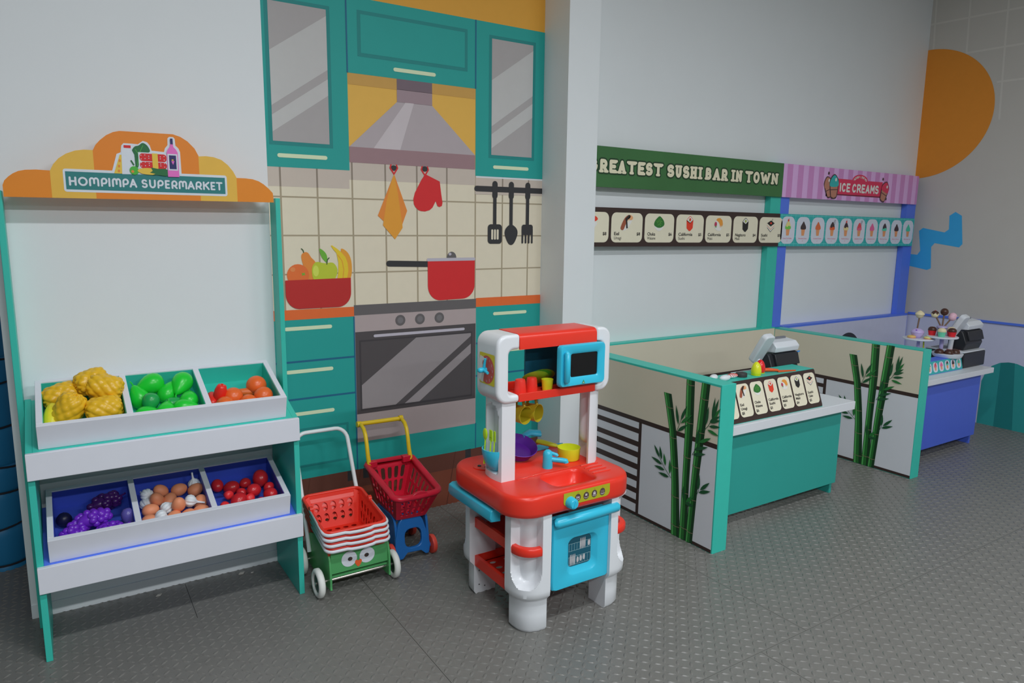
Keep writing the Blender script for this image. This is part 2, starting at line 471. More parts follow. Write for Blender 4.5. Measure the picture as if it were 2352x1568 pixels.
# ------------------------------------------------------------------ kitchen mural printed on the back wall
mu = thing('kitchen_mural', 'wall mural of a teal kitchen with oven, hood, tiles, fruit bowl and red pan', 'mural', (1.32, WY, 0))
p = PR((0, WY, 0), (1, 0, 0), (0, 0, 1), (0, -1, 0))
XL, XR = 0.668, 1.968
p.rect('printed_yellow_wall', YEL, XL, 1.50, XR, CEIL - .01, 0)
p.rect('printed_yellow_wall', YELT, XL, 2.156, XR, CEIL - .01, 1)
p.rect('printed_tiles', TILE, XL, 0.95, XR, 1.535, 0 + 1)
gx = [0.7519 + 0.1424 * i for i in range(9)]
for x in gx: p.rect('printed_tiles', GROUT, x - .0035, .95, x + .0035, 1.535, 1.6)
for z in (1.3885, 1.2414, 1.0908): p.rect('printed_tiles', GROUT, XL, z - .003, XR, z + .003, 1.7)
def shade_band(x0, x1, z0, z1):
    p.rect('printed_tiles', TILES, x0, z0, x1, z1, 1.9)
    for x in gx:
        if x0 < x < x1: p.rect('printed_tiles', mat('mural_grout_grey', (112, 101, 90), .6), x - .0035, z0, x + .0035, z1, 2.1)
shade_band(XL, 1.025, 1.427, 1.50); shade_band(1.025, 1.605, 1.463, 1.535); shade_band(1.608, XR, 1.456, 1.496)
p.rect('printed_tiles', PWHT, 1.609, 1.497, XR, 1.5035, 2.2)
# wall cabinets
def inset(part, x0, x1, z0, z1, d):
    p.rect(part, TEALI, x0 - d, z0 - d, x1 + d, z1 + d, 4)
def glass(part, x0, x1, z0, z1):
    inset(part, x0, x1, z0, z1, .014)
    p.rect(part, GLS1, x0, z0, x1, z1, 5)
    k = .72
    def strip(za, zb):   # edges at the left border
        a = [(x0, za), (x1, za + .150), (x1, zb + .150), (x0, zb)]
        p.poly(part, GLS2, [(u, min(max(v, z0), z1)) for u, v in a], 6)
    strip(1.722, 1.918); strip(1.627, 1.688)
def handle(part, x0, x1, z): p.stroke(part, HAND, [(x0 + .007, z), (x1 - .007, z)], .015, 6)
p.rect('printed_wall_cabinet', TEALD, XL, 1.499, 1.027, CEIL - .01, 3)
glass('printed_wall_cabinet', .7305, .948, 1.594, 2.091); handle('printed_wall_cabinet', .745, .937, 1.542)
p.rect('printed_hood_cabinet', TEALD, 1.027, 1.873, 1.606, 2.156, 3)
inset('printed_hood_cabinet', 1.085, 1.551, 1.953, 2.097, .014); p.rect('printed_hood_cabinet', TEALD, 1.085, 1.953, 1.551, 2.097, 5)
handle('printed_hood_cabinet', 1.222, 1.412, 1.9075)
p.rect('printed_glass_cabinet', TEALD, 1.606, 1.504, XR, 2.156, 3)
glass('printed_glass_cabinet', 1.687, 1.9045, 1.599, 2.0915); handle('printed_glass_cabinet', 1.697, 1.888, 1.5465)
for x in (1.0275, 1.6055): p.rect('printed_hood_cabinet', NAVYL, x - .003, 1.873, x + .003, 2.156, 6)
p.rect('printed_wall_cabinet', TEALD, XL, 2.150, 1.027, CEIL - .01, 3)
# hood
p.rect('printed_hood', YELS, 1.029, 1.830, 1.604, 1.873, 2)
p.rect('printed_hood', DUCT, 1.2355, 1.782, 1.3955, 1.832, 3); p.rect('printed_hood', DUCTS, 1.2355, 1.831, 1.3955, 1.873, 3)
p.poly('printed_hood', HOOD, [(1.029, 1.592), (1.604, 1.592), (1.395, 1.7825), (1.236, 1.7825)], 3)
p.poly('printed_hood', HOODL, [(1.131, 1.592), (1.247, 1.592), (1.311, 1.7825), (1.273, 1.7825)], 4)
p.rect('printed_hood', HOODB, 1.028, 1.531, 1.604, 1.592, 4)
# towel, mitt
for part, hx, hz in (('printed_towel', 1.2165, 1.52), ('printed_mitt', 1.358, 1.523)):
    p.ell(part, PBLK, hx, hz - .002, .015, .011, 5)
    p.stroke(part, PRED, [(hx - .012, 1.53), (hx - .016, 1.518), (hx + .001, 1.494), (hx + .017, 1.518), (hx + .013, 1.53)], .006, 6)
p.poly('printed_towel', PORG, [(1.218, 1.494), (1.275, 1.345), (1.252, 1.288), (1.168, 1.301), (1.143, 1.323)], 5)
p.poly('printed_towel', PORG2, [(1.218, 1.494), (1.234, 1.413), (1.252, 1.288), (1.253, 1.274), (1.218, 1.226), (1.165, 1.284), (1.183, 1.386), (1.207, 1.470)], 6)
p.poly('printed_mitt', PRED, [(1.36, 1.5), (1.429, 1.472), (1.436, 1.42), (1.442, 1.383), (1.439, 1.369), (1.428, 1.364), (1.418, 1.367), (1.409, 1.389), (1.394, 1.361), (1.380, 1.350), (1.359, 1.344), (1.340, 1.345), (1.327, 1.349), (1.313, 1.361), (1.306, 1.374), (1.304, 1.395), (1.311, 1.420), (1.325, 1.445), (1.342, 1.475)], 5)
# utensil rail
U_ = 'printed_utensils'
p.stroke(U_, TILES, [(1.605, 1.434), (XR, 1.437)], .02, 4, cap=False)
p.stroke(U_, PBLK, [(1.613, 1.449), (XR, 1.449)], .025, 5, cap=False); p.ell(U_, PBLK, 1.613, 1.449, .0125, l=5)
for x in (1.7075, 1.7955, 1.8865):
    p.stroke(U_, PBLK, [(x, 1.472), (x, 1.42)], .028, 6); p.stroke(U_, PBLK, [(x, 1.43), (x, 1.28)], .018, 6)
p.rr(U_, PBLK, 1.671, 1.205, 1.747, 1.293, .016, 6)
for k in (-1, 0, 1): p.rr(U_, TILE, 1.709 + k * .0145 - .005, 1.224, 1.709 + k * .0145 + .005, 1.27, .004, 7)
p.poly(U_, PBLK, smooth_closed([(1.796, 1.293), (1.826, 1.275), (1.832, 1.248), (1.815, 1.21), (1.797, 1.199), (1.779, 1.21), (1.762, 1.248), (1.768, 1.275)]), 6)
p.rr(U_, PBLK, 1.855, 1.245, 1.918, 1.293, .012, 6)
for k in range(4): p.stroke(U_, PBLK, [(1.860 + k * .0178, 1.27), (1.860 + k * .0178, 1.21)], .0095, 6)
# pan
P_ = 'printed_saucepan'
p.stroke(P_, PBLK, [(1.189, 1.125), (1.372, 1.119)], .025, 5)
p.poly(P_, PRED, [(1.369, 1.135), (1.369, 1.025)] + [(1.369 + .06 - .06 * cos(radians(a)), 1.025 - .066 * sin(radians(a))) for a in range(10, 91, 10)] + [(1.54 + .063 * sin(radians(a)), 1.021 - .060 * cos(radians(a))) for a in range(0, 91, 10)] + [(1.604, 1.135)], 6)
p.rr(P_, PLID, 1.365, 1.131, 1.6055, 1.1445, .005, 7)
p.poly(P_, PGRY, arc(1.486, 1.1445, .0235, .027, 0, 180, 14), 6); p.ell(P_, PLID, 1.478, 1.161, .007, .006, 7)
# fruit bowl
F_ = 'printed_fruit_bowl'
p.poly(F_, PORG, smooth_closed([(.833, 1.176), (.821, 1.162), (.827, 1.128), (.838, 1.098), (.846, 1.071), (.885, 1.070), (.88, 1.13), (.86, 1.156), (.848, 1.174)], 4), 5)
p.stroke(F_, mat('print_stem', (48, 70, 40), .6), [(.831, 1.176), (.829, 1.184), (.823, 1.19)], .004, 6)
p.poly(F_, PORG2, smooth_closed([(.982, 1.188), (1.012, 1.171), (1.026, 1.128), (1.02, 1.07), (.985, 1.07), (.99, 1.13)], 4), 5)
p.poly(F_, PYEL, [(.941, 1.201), (.945, 1.203), (.965, 1.190), (.981, 1.177), (1.0, 1.155), (1.009, 1.13), (1.011, 1.1), (1.005, 1.07), (.964, 1.07), (.969, 1.10), (.970, 1.135), (.963, 1.172), (.950, 1.187)], 6)
p.stroke(F_, PORG2, [(.968, 1.165), (.986, 1.14), (.992, 1.105), (.988, 1.072)], .003, 7)
p.ell(F_, PFOR, .806, 1.087, .0435, .0435, 6); p.ell(F_, PFOR2, .786, 1.110, .010, .009, 7); p.stroke(F_, PGRN, [(.822, 1.094), (.832, 1.088)], .004, 7); p.stroke(F_, PGRN, [(.823, 1.087), (.831, 1.095)], .004, 7)
p.poly(F_, PGRN, smooth_closed([(.895, 1.19), (.914, 1.178), (.924, 1.16), (.924, 1.134), (.906, 1.150), (.897, 1.17)], 4), 6)
p.poly(F_, PAPP, smooth_closed([(.861, 1.10), (.866, 1.125), (.882, 1.138), (.913, 1.132), (.945, 1.134), (.961, 1.118), (.965, 1.095), (.95, 1.065), (.91, 1.06), (.87, 1.065)], 4), 7)
p.ell(F_, PAPP2, .877, 1.102, .012, .022, 8); p.stroke(F_, mat('print_stem', (48, 70, 40), .6), [(.922, 1.128), (.925, 1.146), (.932, 1.153)], .004, 8)
p.poly(F_, PRED2, [(.755, 1.068), (.755, 1.013)] + [(.808 - .053 * cos(radians(a)), 1.013 - .059 * sin(radians(a))) for a in range(10, 91, 10)] + [(.965 + .055 * sin(radians(a)), 1.012 - .058 * cos(radians(a))) for a in range(0, 91, 10)] + [(1.0205, 1.071)], 9)
# lower cabinets
p.rect('printed_base_cabinet', TEALD, XL, .25, 1.029, .912, 4); p.rect('printed_base_cabinet', PCOUN, XL, .911, 1.031, .951, 5)
for z in (.742, .5885): p.rect('printed_base_cabinet', NAVYL, XL, z - .004, 1.028, z + .004, 5)
for z in (.876, .702, .527): handle('printed_base_cabinet', .745, .936, z)
p.rect('printed_base_cabinet', TEALI, .75, .30, .995, .465, 4.3); p.rect('printed_base_cabinet', TEALD, .76, .31, .985, .455, 4.6)
p.rect('printed_base_cabinet', NAVYL, 1.027, .25, 1.033, .91, 6)
p.rect('printed_drawer_cabinet', TEALD, 1.611, .25, XR, .92, 4); p.rect('printed_drawer_cabinet', PCOUN, 1.611, .919, XR, .960, 5)
for z in (.75, .597): p.rect('printed_drawer_cabinet', NAVYL, 1.611, z - .004, 1.93, z + .004, 5)
p.rect('printed_drawer_cabinet', NAVYL, 1.609, .25, 1.614, .372, 6); p.rect('printed_drawer_cabinet', TEALI, 1.93, .25, XR, .76, 5)
for z in (.8825, .705, .53): handle('printed_drawer_cabinet', 1.703, 1.889, z)
# oven
V_ = 'printed_oven'
p.rect(V_, PGRY, 1.031, .914, 1.611, .957, 5); p.rect(V_, PSTOV, 1.031, .369, 1.611, .915, 4)
for x in (1.237, 1.3295, 1.424): p.ell(V_, PGRY, x, .8815, .0235, .0235, 5); p.ell(V_, mat('print_knob', (92, 90, 92), .6), x, .8815, .0135, .0135, 6)
p.rect(V_, PGRY2, 1.034, .492, 1.609, .844, 5)
p.stroke(V_, PLID, [(1.120, .8225), (1.546, .8225)], .012, 6)
p.rect(V_, mat('print_oven_frame', (48, 45, 48), .6), 1.050, .505, 1.591, .808, 6); p.rect(V_, PGRY2, 1.0565, .513, 1.584, .801, 7)
p.poly(V_, PGLS, [(1.057, .513), (1.21, .513), (1.584, .788), (1.584, .801), (1.31, .801), (1.057, .616)], 8)
p.poly(V_, PGLS, [(1.252, .513), (1.323, .513), (1.584, .708), (1.584, .752)], 8)
p.rect(V_, TEALD, 1.031, .249, 1.611, .369, 5)
# printed floor
p.rect('printed_floor', PBRN, XL, 0.0, XR, .25, 4)
for x in (.745, 1.0, 1.0695, 1.5715, 1.66): p.rect('printed_floor', PBLK, x - .015, .205, x + .015, .25, 5)
p.rect('printed_floor', mat('print_floor_band', (80, 44, 34), .6), XL, .17, XR, .25, 4.5)
for x in (.80, 1.02, 1.24, 1.48, 1.72, 1.95): p.stroke('printed_floor', PBRN2, [(x + .025, .25), (x - .022, 0.0)], .003, 6, cap=False)
p.build(mu)

# ------------------------------------------------------------------ padded pole beyond the left wall end
BLUP = mat('blue_vinyl', (16, 92, 130), .45, .05, 10, .2, 40)
t = thing('padded_pole', 'tall blue vinyl padded pole tied with black cord at left edge', 'pole', (-.243, 3.17, 0))
pm = MB(); prof = [(.083, 0)]
zz = 0.0
ties = [.02, .16, .30, .40, .54, .70, .80, .95, 1.03, 1.09, 1.2, 1.32, 1.45, 1.6, 1.75, 1.9, 2.05, 2.2, 2.35, 2.5, 2.65, 2.8]
for z in ties: prof += [(.086, z - .03), (.086, z - .012), (.080, z), (.086, z + .012)]
prof += [(.086, 2.95), (.08, 3.2)]
pm.lathe(prof, (-.243, 3.17, 0), seg=28).build('padding', BLUP, t, smooth=50)
CORD = mat('black_cord', (24, 24, 30), .6)
for i, z in enumerate(ties):
    sl = .05 * sin(i * 1.7)
    MB().tube([(-.243 + .085 * cos(a * pi / 12), 3.17 + .085 * sin(a * pi / 12), z + sl * .3 * cos(a * pi / 12)) for a in range(24)], .004, 6, True).build('cord', CORD, t)
tag(MB().box(-1.6, -.255, 3.35, 3.53, .30, .55).build('soft_block', mat('yellow_vinyl', (110, 92, 30), .5), loc=(-1.0, 3.44, .3), bevel=.02), 'yellow vinyl soft play block behind the blue padded pole', 'soft block')

# ------------------------------------------------------------------ supermarket stand
WLAM = mat('white_laminate', (186, 188, 196), .45, .02, 20)
BLUI = mat('blue_board', (42, 62, 150), .5)
DKSEAM = mat('board_edge_dark', (30, 96, 92), .6)
st = thing('market_stand', 'teal and white play supermarket stand with arched orange sign', 'stand', (.27, 2.5, 0))
XA, XB = -.1095, .658
def side(x0, x1):
    prof = [(2.352, 0), (2.648, 0), (2.648, .735), (2.555, .705), (2.352, .640)]
    MB().prism(prof, lambda u, v, w_: (w_, u, v), x0, x1).build('side_board', TEAL, st, smooth=0, bevel=.0012)
side(XA, -.092); side(.640, XB)
for x0, x1 in ((-.1265, -.1100), (.6685, .6850)): MB().box(x0, x1, 2.571, 2.649, 0, 1.375).build('post', TEAL, st, smooth=0, bevel=.0012)
MB().box(.658, .6685, 2.59, 2.648, .62, .70).build('post_spacer', TEAL, st, smooth=0)
T1, T2 = radians(18), radians(15.5)
CR = {1: (2.366, .645, T1), 2: (2.366, .300, T2)}
def cpt(c, u, v, n):
    y0, z0, t_ = CR[c]
    return (u, y0 + v * cos(t_) - n * sin(t_), z0 + v * sin(t_) + n * cos(t_))
def cbox(c, u0, u1, v0, v1, n0, n1):
    return [cpt(c, *q) for q in ((u0, v0, n0), (u1, v0, n0), (u1, v1, n0), (u0, v1, n0), (u0, v0, n1), (u1, v0, n1), (u1, v1, n1), (u0, v1, n1))]
MB().hexa(cbox(1, -.092, .640, -.012, .285, -.018, -.0004)).build('shelf_board', TEAL, st, smooth=0, bevel=.001)
MB().hexa(cbox(2, -.092, .640, -.012, .285, -.018, -.0004)).build('shelf_board', BLUR, st, smooth=0, bevel=.001)
MB().box(XA, XB - .001, 2.336, 2.3515, .565, .643).build('fascia', WLAM, st, smooth=0, bevel=.0015)
MB().box(XA + .001, XB - .001, 2.336, 2.3515, .221, .301).build('fascia', WLAM, st, smooth=0, bevel=.0015)
# sign board
OR1 = mat('sign_orange', (206, 120, 6), .5); OR2 = mat('sign_amber', (208, 164, 56), .5)
SGT = mat('sign_teal', (24, 98, 98), .5); SGW = mat('sign_white', (206, 212, 220), .5)
sy = 2.557; SK = 2.557 / 2.455; SZ = 1.3 * (1 - SK)
out = [(-.101, 1.3545), (.633, 1.3575), (.6325, 1.375), (.631, 1.388), (.618, 1.402), (.603, 1.415), (.588, 1.424), (.569, 1.43), (.545, 1.432), (.519, 1.432)] + \
      [(.509, 1.452), (.494, 1.471), (.475, 1.486), (.453, 1.493), (.43, 1.495), (.409, 1.493), (.398, 1.516), (.379, 1.536), (.360, 1.548), (.339, 1.5545), (.195, 1.5535), (.178, 1.549), (.160, 1.539), (.143, 1.524), (.131, 1.510), (.123, 1.494), (.10, 1.494), (.078, 1.49), (.055, 1.480), (.036, 1.466), (.022, 1.449), (.013, 1.431), (-.02, 1.432), (-.046, 1.430), (-.062, 1.426), (-.075, 1.419), (-.086, 1.410), (-.096, 1.399), (-.101, 1.386)]
sg = MB().prism(out, lambda u, v, w_: (u * SK, w_, v * SK + SZ), sy, sy + .013).build('sign_board', OR1, st, smooth=0)
q = PR((0, sy, SZ), (SK, 0, 0), (0, 0, SK), (0, -1, 0))
def clip_x(pts, x0, x1):
    for lim, sgn in ((x0, 1), (x1, -1)):
        o_ = []
        for i in range(len(pts)):
            a, b = pts[i - 1], pts[i]
            ia, ib = (a[0] - lim) * sgn >= 0, (b[0] - lim) * sgn >= 0
            if ia != ib:
                t_ = (lim - a[0]) / (b[0] - a[0]); o_.append((lim, lerp(a[1], b[1], t_)))
            if ib: o_.append(b)
        pts = o_
    return pts
for a, b in ((.0125, .1225), (.408, .5185)): q.poly('sign_band', OR2, clip_x(out, a, b), 0)
q.poly('sign_band', mat('sign_orange_deep', (196, 110, 8), .5), clip_x(out, .1225, .408), 0)
q.rr('sign_plate', SGW, .0435, 1.373, .4885, 1.438, .007, 1)
halo = [(.166, 1.43), (.183, 1.487), (.194, 1.492), (.197, 1.512), (.203, 1.519), (.226, 1.519), (.241, 1.518), (.255, 1.529), (.266, 1.526), (.273, 1.517), (.277, 1.502), (.311, 1.5), (.314, 1.511), (.322, 1.521), (.323, 1.541), (.328, 1.546), (.339, 1.546), (.343, 1.541), (.344, 1.521), (.352, 1.513), (.356, 1.502), (.3565, 1.43)]
q.poly('sign_plate', SGW, halo, 1.4)
q.rect('sign_plate', SGT, .049, 1.380, .4825, 1.4305, 2)
D_ = 'printed_groceries'
GRD = mat('sign_dark_green', (20, 84, 44), .5); GRL = mat('sign_green', (54, 140, 42), .5); PNK = mat('sign_pink', (190, 88, 160), .5); NVY = mat('sign_navy', (28, 28, 78), .5); CHE = mat('sign_cheese', (220, 184, 60), .5)
q.poly(D_, CHE, [(.173, 1.4305), (.191, 1.485), (.196, 1.485), (.195, 1.4305)], 3)
for a, b in ((.187, 1.452), (.190, 1.468), (.186, 1.438)): q.ell(D_, PORG, a, b, .003, .004, 4)
q.poly(D_, GRD, smooth_closed([(.254, 1.523), (.266, 1.516), (.2725, 1.50), (.262, 1.494), (.246, 1.494), (.242, 1.47), (.237, 1.450), (.229, 1.452), (.230, 1.480), (.224, 1.498), (.232, 1.511), (.243, 1.515)], 4), 3)
q.stroke(D_, GRL, [(.236, 1.455), (.243, 1.492), (.254, 1.515)], .0016, 4); q.stroke(D_, GRL, [(.241, 1.49), (.233, 1.503)], .0016, 4)
q.poly(D_, SGW, [(.194, 1.429), (.196, 1.498), (.203, 1.506), (.221, 1.506), (.229, 1.488), (.2305, 1.43)], 4)
q.stroke(D_, mat('sign_grey', (168, 176, 190), .5), [(.2305, 1.432), (.229, 1.487), (.221, 1.505)], .0008, 5)
q.rr(D_, PRED, .203, 1.5055, .2215, 1.5135, .001, 5)
q.rect(D_, SGW, .240, 1.448, .318, 1.4955, 5)
for v0, v1 in ((1.470, 1.4925), (1.449, 1.468)):
    q.rr(D_, PRED, .243, v0, .3165, v1, .008, 6)
    for k in range(14): q.ell(D_, SGW, .247 + (k % 7) * .0105, v0 + .006 + (k // 7) * .009 + (k % 3) * .0015, .0014, l=7, n=6)
q.rect(D_, CHE, .277, 1.449, .2925, 1.494, 8)
q.ell(D_, GRL, .2265, 1.441, .0125, .0125, 9); q.ell(D_, PORG, .222, 1.438, .004, .004, 10); q.stroke(D_, GRD, [(.220, 1.469), (.226, 1.458)], .004, 9)
q.poly(D_, CHE, smooth_closed([(.235, 1.441), (.25, 1.449), (.276, 1.449), (.292, 1.44), (.28, 1.431), (.25, 1.432)], 4), 10)
q.poly(D_, GRD, [(.268, 1.4365), (.276, 1.442), (.272, 1.452), (.290, 1.449), (.312, 1.450), (.320, 1.445), (.3215, 1.438), (.318, 1.431), (.312, 1.428), (.288, 1.431), (.274, 1.4295), (.283, 1.434)], 11)
q.poly(D_, PNK, [(.3175, 1.4265), (.318, 1.500), (.322, 1.509), (.3275, 1.516), (.329, 1.525), (.3365, 1.525), (.3375, 1.516), (.344, 1.509), (.3485, 1.500), (.3495, 1.427)], 12)
q.rect(D_, NVY, .3295, 1.524, .3365, 1.541, 13); q.rect(D_, SGW, .3195, 1.446, .3465, 1.495, 13); q.rect(D_, NVY, .3235, 1.450, .343, 1.491, 14)
q.poly(D_, PNK, [(.329, 1.474), (.338, 1.474), (.3335, 1.463)], 15); q.ell(D_, CHE, .333, 1.477, .003, .002, 15)
# lettering HOMPIMPA SUPERMARKET
LX = [.0565, .077, .1035, .1345, .1565, .1635, .1915, .2105, .2415, .262, .2845, .306, .3235, .3445, .3725, .3935, .4155, .4375, .4535, .4745]
LW = [('H', .0565, .0755), ('O', .0790, .1035), ('m', .1065, .1325), ('p', .1365, .1540), ('I', .1550, .1620), ('m', .1650, .1895), ('p', .1925, .2100), ('A', .2110, .2315),
      ('S', .2430, .2600), ('U', .2640, .2825), ('p', .2865, .3045), ('E', .3075, .3215), ('r', .3255, .3430), ('m', .3460, .3700), ('A', .3710, .3920), ('r', .3945, .4130), ('K', .4160, .4355), ('E', .4385, .4525), ('T', .4545, .4745)]
for ch, a, b in LW: q.letter('sign_lettering', SGW, ch, a, b, 1.3905, 1.4165, .0052, 4)
for n, o in q.build(st).items(): o.parent = sg

# ------------------------------------------------------------------ produce crates
def crate(c, inner, label):
    t = thing('produce_crate', label, 'crate', cpt(c, .27, .135, 0))
    U0, U1, V1, H = -.0775, .6205, .27, .078; th = .0165
    def b(name, *a, m=WLAM): return MB().hexa(cbox(c, *a)).build(name, m, t, smooth=0, bevel=.0012)
    b('base', U0 + th, U1 - th, th, V1 - th, 0, .012, m=inner)
    b('front_board', U0, U1, 0, th, 0, H); b('back_board', U0, U1, V1 - th, V1, 0, H)
    b('end_board', U0, U0 + th, th, V1 - th, 0, H); b('end_board', U1 - th, U1, th, V1 - th, 0, H)
    b('divider', .1505, .168, th, V1 - th, .012, H); b('divider', .371, .3885, th, V1 - th, .012, H)
    e = .0012
    MB().hexa(cbox(c, U0 + th, U1 - th, V1 - th - e, V1 - th - .0001, .012, H - .004)).build('lining', inner, t, smooth=0)
    for x in (U0 + th, .168, .3885): MB().hexa(cbox(c, x + .0001, x + e, th, V1 - th - e, .012, H - .004)).build('lining', inner, t, smooth=0)
    for x in (.1505, .371, U1 - th): MB().hexa(cbox(c, x - e, x - .0001, th, V1 - th - e, .012, H - .004)).build('lining', inner, t, smooth=0)
    return t
crate(1, TEAL, 'white three-bin crate with teal lining on the upper shelf of the stand')
crate(2, BLUI, 'white three-bin crate with blue lining on the lower shelf of the stand')

# ------------------------------------------------------------------ toy produce
YP = mat('plastic_yellow', (218, 172, 22), .32, .06, 40); LEM = mat('plastic_lemon', (206, 196, 30), .4, .05, 40)
GR = mat('plastic_green', (16, 164, 40), .3, .04, 30); GR2 = mat('plastic_green_dark', (18, 128, 62), .3, .06, 30)
ORP = mat('plastic_orange', (236, 106, 38), .32, .04, 30); REDP = mat('plastic_red_tomato', (196, 30, 18), .3, .05, 30)
PUR = mat('plastic_purple', (84, 26, 150), .25, .08, 30); PURD = mat('plastic_purple_dark', (48, 14, 74), .25, .08, 30); EGP = mat('plastic_eggplant', (72, 66, 128), .25, .06, 30)
EGG = mat('egg_brown', (186, 116, 82), .5, .05, 40); GARL = mat('garlic_white', (196, 200, 204), .4, .03, 40); CRIM = mat('plastic_crimson', (158, 22, 30), .28, .06, 30)
NVB = mat('plastic_navy', (18, 18, 50), .35); CARR = mat('plastic_carrot', (172, 84, 26), .45)
def single(mb, name, m, **k):
    return mb.build(name, m, **k)
def pine_mesh(seed):
    rnd = random.Random(seed); ph0 = rnd.random() * 6
    def fn(th, ph): return .93 * (cos(ph) ** 4 + sin(ph) ** 4) ** -.22 * (1 + .11 * (abs(sin(4 * th + 5 * ph + ph0)) * abs(sin(4 * th - 5 * ph))) ** .6 - .05)
    return MB().ball((0, 0, 0), (.043, .043, .052), 64, 40, fn=fn)
def corn_mesh():
    return MB().ball((0, 0, 0), (.021, .021, .052), 40, 36, fn=lambda th, ph: 1 + .05 * abs(sin(6 * th)) * abs(sin(14 * ph)))
def pear_mesh(): return MB().lathe([(.0001, -.034), (.012, -.033), (.022, -.027), (.028, -.016), (.030, -.004), (.028, .008), (.023, .020), (.016, .032), (.010, .040), (.005, .045), (.0001, .047)], seg=28)
def pear(name='toy_pear', m=GR):
    t = thing(name, '', 'toy food'); pear_mesh().build('body', m, t, smooth=180)
    MB().tube([(0, 0, .045), (.001, 0, .052), (.005, 0, .060)], .0022, 7).build('stem', m, t); return t
def rot_to(vec):
    return Vector(vec).to_track_quat('Z', 'Y').to_euler()
def put(o, c, u, v, n, axis=(0, 0, 1), label='', group='', scale=None):
    y0, z0, t_ = CR[c]
    a = Vector((axis[0], axis[1] * cos(t_) - axis[2] * sin(t_), axis[1] * sin(t_) + axis[2] * cos(t_)))
    place(o, cpt(c, u, v, n), rot_to(a), scale)
    tag(o, label, 'toy food', group)
# yellow pineapples
pines = [(-.012, .200, .052, (1, .2, .25), 'at the back left of its bin', 1.0), (.072, .205, .092, (1, .3, .2), 'topmost at the back of its bin', .95), (.106, .165, .088, (1, -.35, -.15), 'piled second highest, right of the topmost one', 1.0),
         (.006, .108, .058, (.5, .2, 1), 'at the front left with swirled scales', 1.0), (.096, .092, .055, (1, .05, .1), 'at the front right of its bin', 1.0), (.104, .214, .048, (1, .1, .1), 'lowest at the back, mostly hidden by the pile', .9)]
for i, (u, v, n, ax, ph, sc_) in enumerate(pines):
    o = pine_mesh(i).build('toy_pineapple', YP, smooth=60)
    put(o, 1, u, v, n, ax, 'scaly yellow toy pineapple ' + ph, 'pineapples in the upper crate', sc_)
cm = corn_mesh().build('toy_corn_cob', LEM, smooth=60)
put(cm, 1, -.040, .100, .036, (.1, .8, .5), 'lemon yellow toy corn cob along the left end of the bin', 'corn cobs')
c2 = dup(cm); put(c2, 1, .128, .110, .034, (-.05, .9, .3), 'lemon yellow toy corn cob wedged against the right divider', 'corn cobs')
# green pears
pears = [(.238, .200, .064, (-1, -.25, -.25), 'large, lying on its side at the back left', 1.12, 0), (.327, .182, .066, (-.5, -.9, -.3), 'large, tipped forward at the back right', 1.1, 0), (.199, .148, .046, (-.35, .5, .8), 'at the left divider with its stem up', 1.0, 0),
         (.224, .098, .058, (-.2, -.4, -.9), 'dark translucent, in the middle left', .85, 1), (.282, .170, .040, (.5, .5, .6), 'half hidden between the two large ones', 1.0, 0), (.337, .108, .044, (.2, .9, .1), 'at the right divider, round end showing', .95, 0),
         (.316, .062, .046, (.9, -.2, .1), 'in front at the right', .92, 0), (.262, .054, .046, (.3, .9, .2), 'in front at the centre', .92, 0), (.206, .055, .040, (.9, .3, 0), 'in front at the left', .92, 0), (.285, .110, .034, (.8, .2, .3), 'small dark one deep in the middle', .75, 1)]
base = {0: pear(), 1: pear('toy_pear', GR2)}
used = set()
for u, v, n, ax, ph, sc_, k in pears:
    o = base[k] if k not in used else dup(base[k]); used.add(k)
    put(o, 1, u, v, n, ax, 'green toy pear ' + ph, 'pears in the upper crate', sc_)
# oranges and reds
ob = MB().ball((0, 0, 0), .034, 28, 18, fn=lambda th, ph: 1 - .04 * max(0, sin(ph) - .93) / .07).build('toy_orange', ORP, smooth=180)
ors = [(.558, .150, .046, 'largest, at the back right', 1.0), (.566, .084, .042, 'at the right front corner', .92), (.472, .100, .042, 'in the middle of its bin', .92), (.512, .060, .036, 'in front, centre of its bin', .85), (.438, .058, .038, 'brightest, at the left front corner', .88)]
for i, (u, v, n, ph, sc_) in enumerate(ors):
    o = ob if i == 0 else dup(ob); put(o, 1, u, v, n, (.2 * i - .4, -.6, .8), 'glossy orange toy fruit ' + ph, 'oranges in the upper crate', sc_)
def pepper():
    t = thing('toy_bell_pepper', '', 'toy food')
    MB().lathe([(.0001, -.030), (.012, -.030), (.017, -.022), (.020, -.006), (.019, .010), (.016, .022), (.013, .028), (.006, .029), (.0001, .028)], seg=24).build('body', REDP, t, smooth=60)
    MB().tube([(0, 0, .027), (0, .001, .033)], .003, 7).build('stem', REDP, t); return t
pp = pepper(); put(pp, 1, .431, .104, .060, (.25, .1, 1), 'small red toy pepper standing up among the oranges', 'small red toys in the upper crate')
p2 = dup(pp); put(p2, 1, .408, .110, .032, (.1, 1, .2), 'small red toy pepper lying against the divider left of the oranges', 'small red toys in the upper crate')
p3 = dup(pp); put(p3, 1, .592, .046, .040, (1, .2, .1), 'small red toy pepper tucked under the right front orange', 'small red toys in the upper crate', .8)
cr_ = MB().lathe([(.0001, -.045), (.006, -.04), (.012, -.01), (.015, .025), (.012, .034), (.0001, .036)], seg=18).build('toy_carrot', CARR, smooth=60)
put(cr_, 1, .512, .142, .030, (1, -.15, 0), 'brownish orange toy carrot lying behind the oranges', 'carrot')
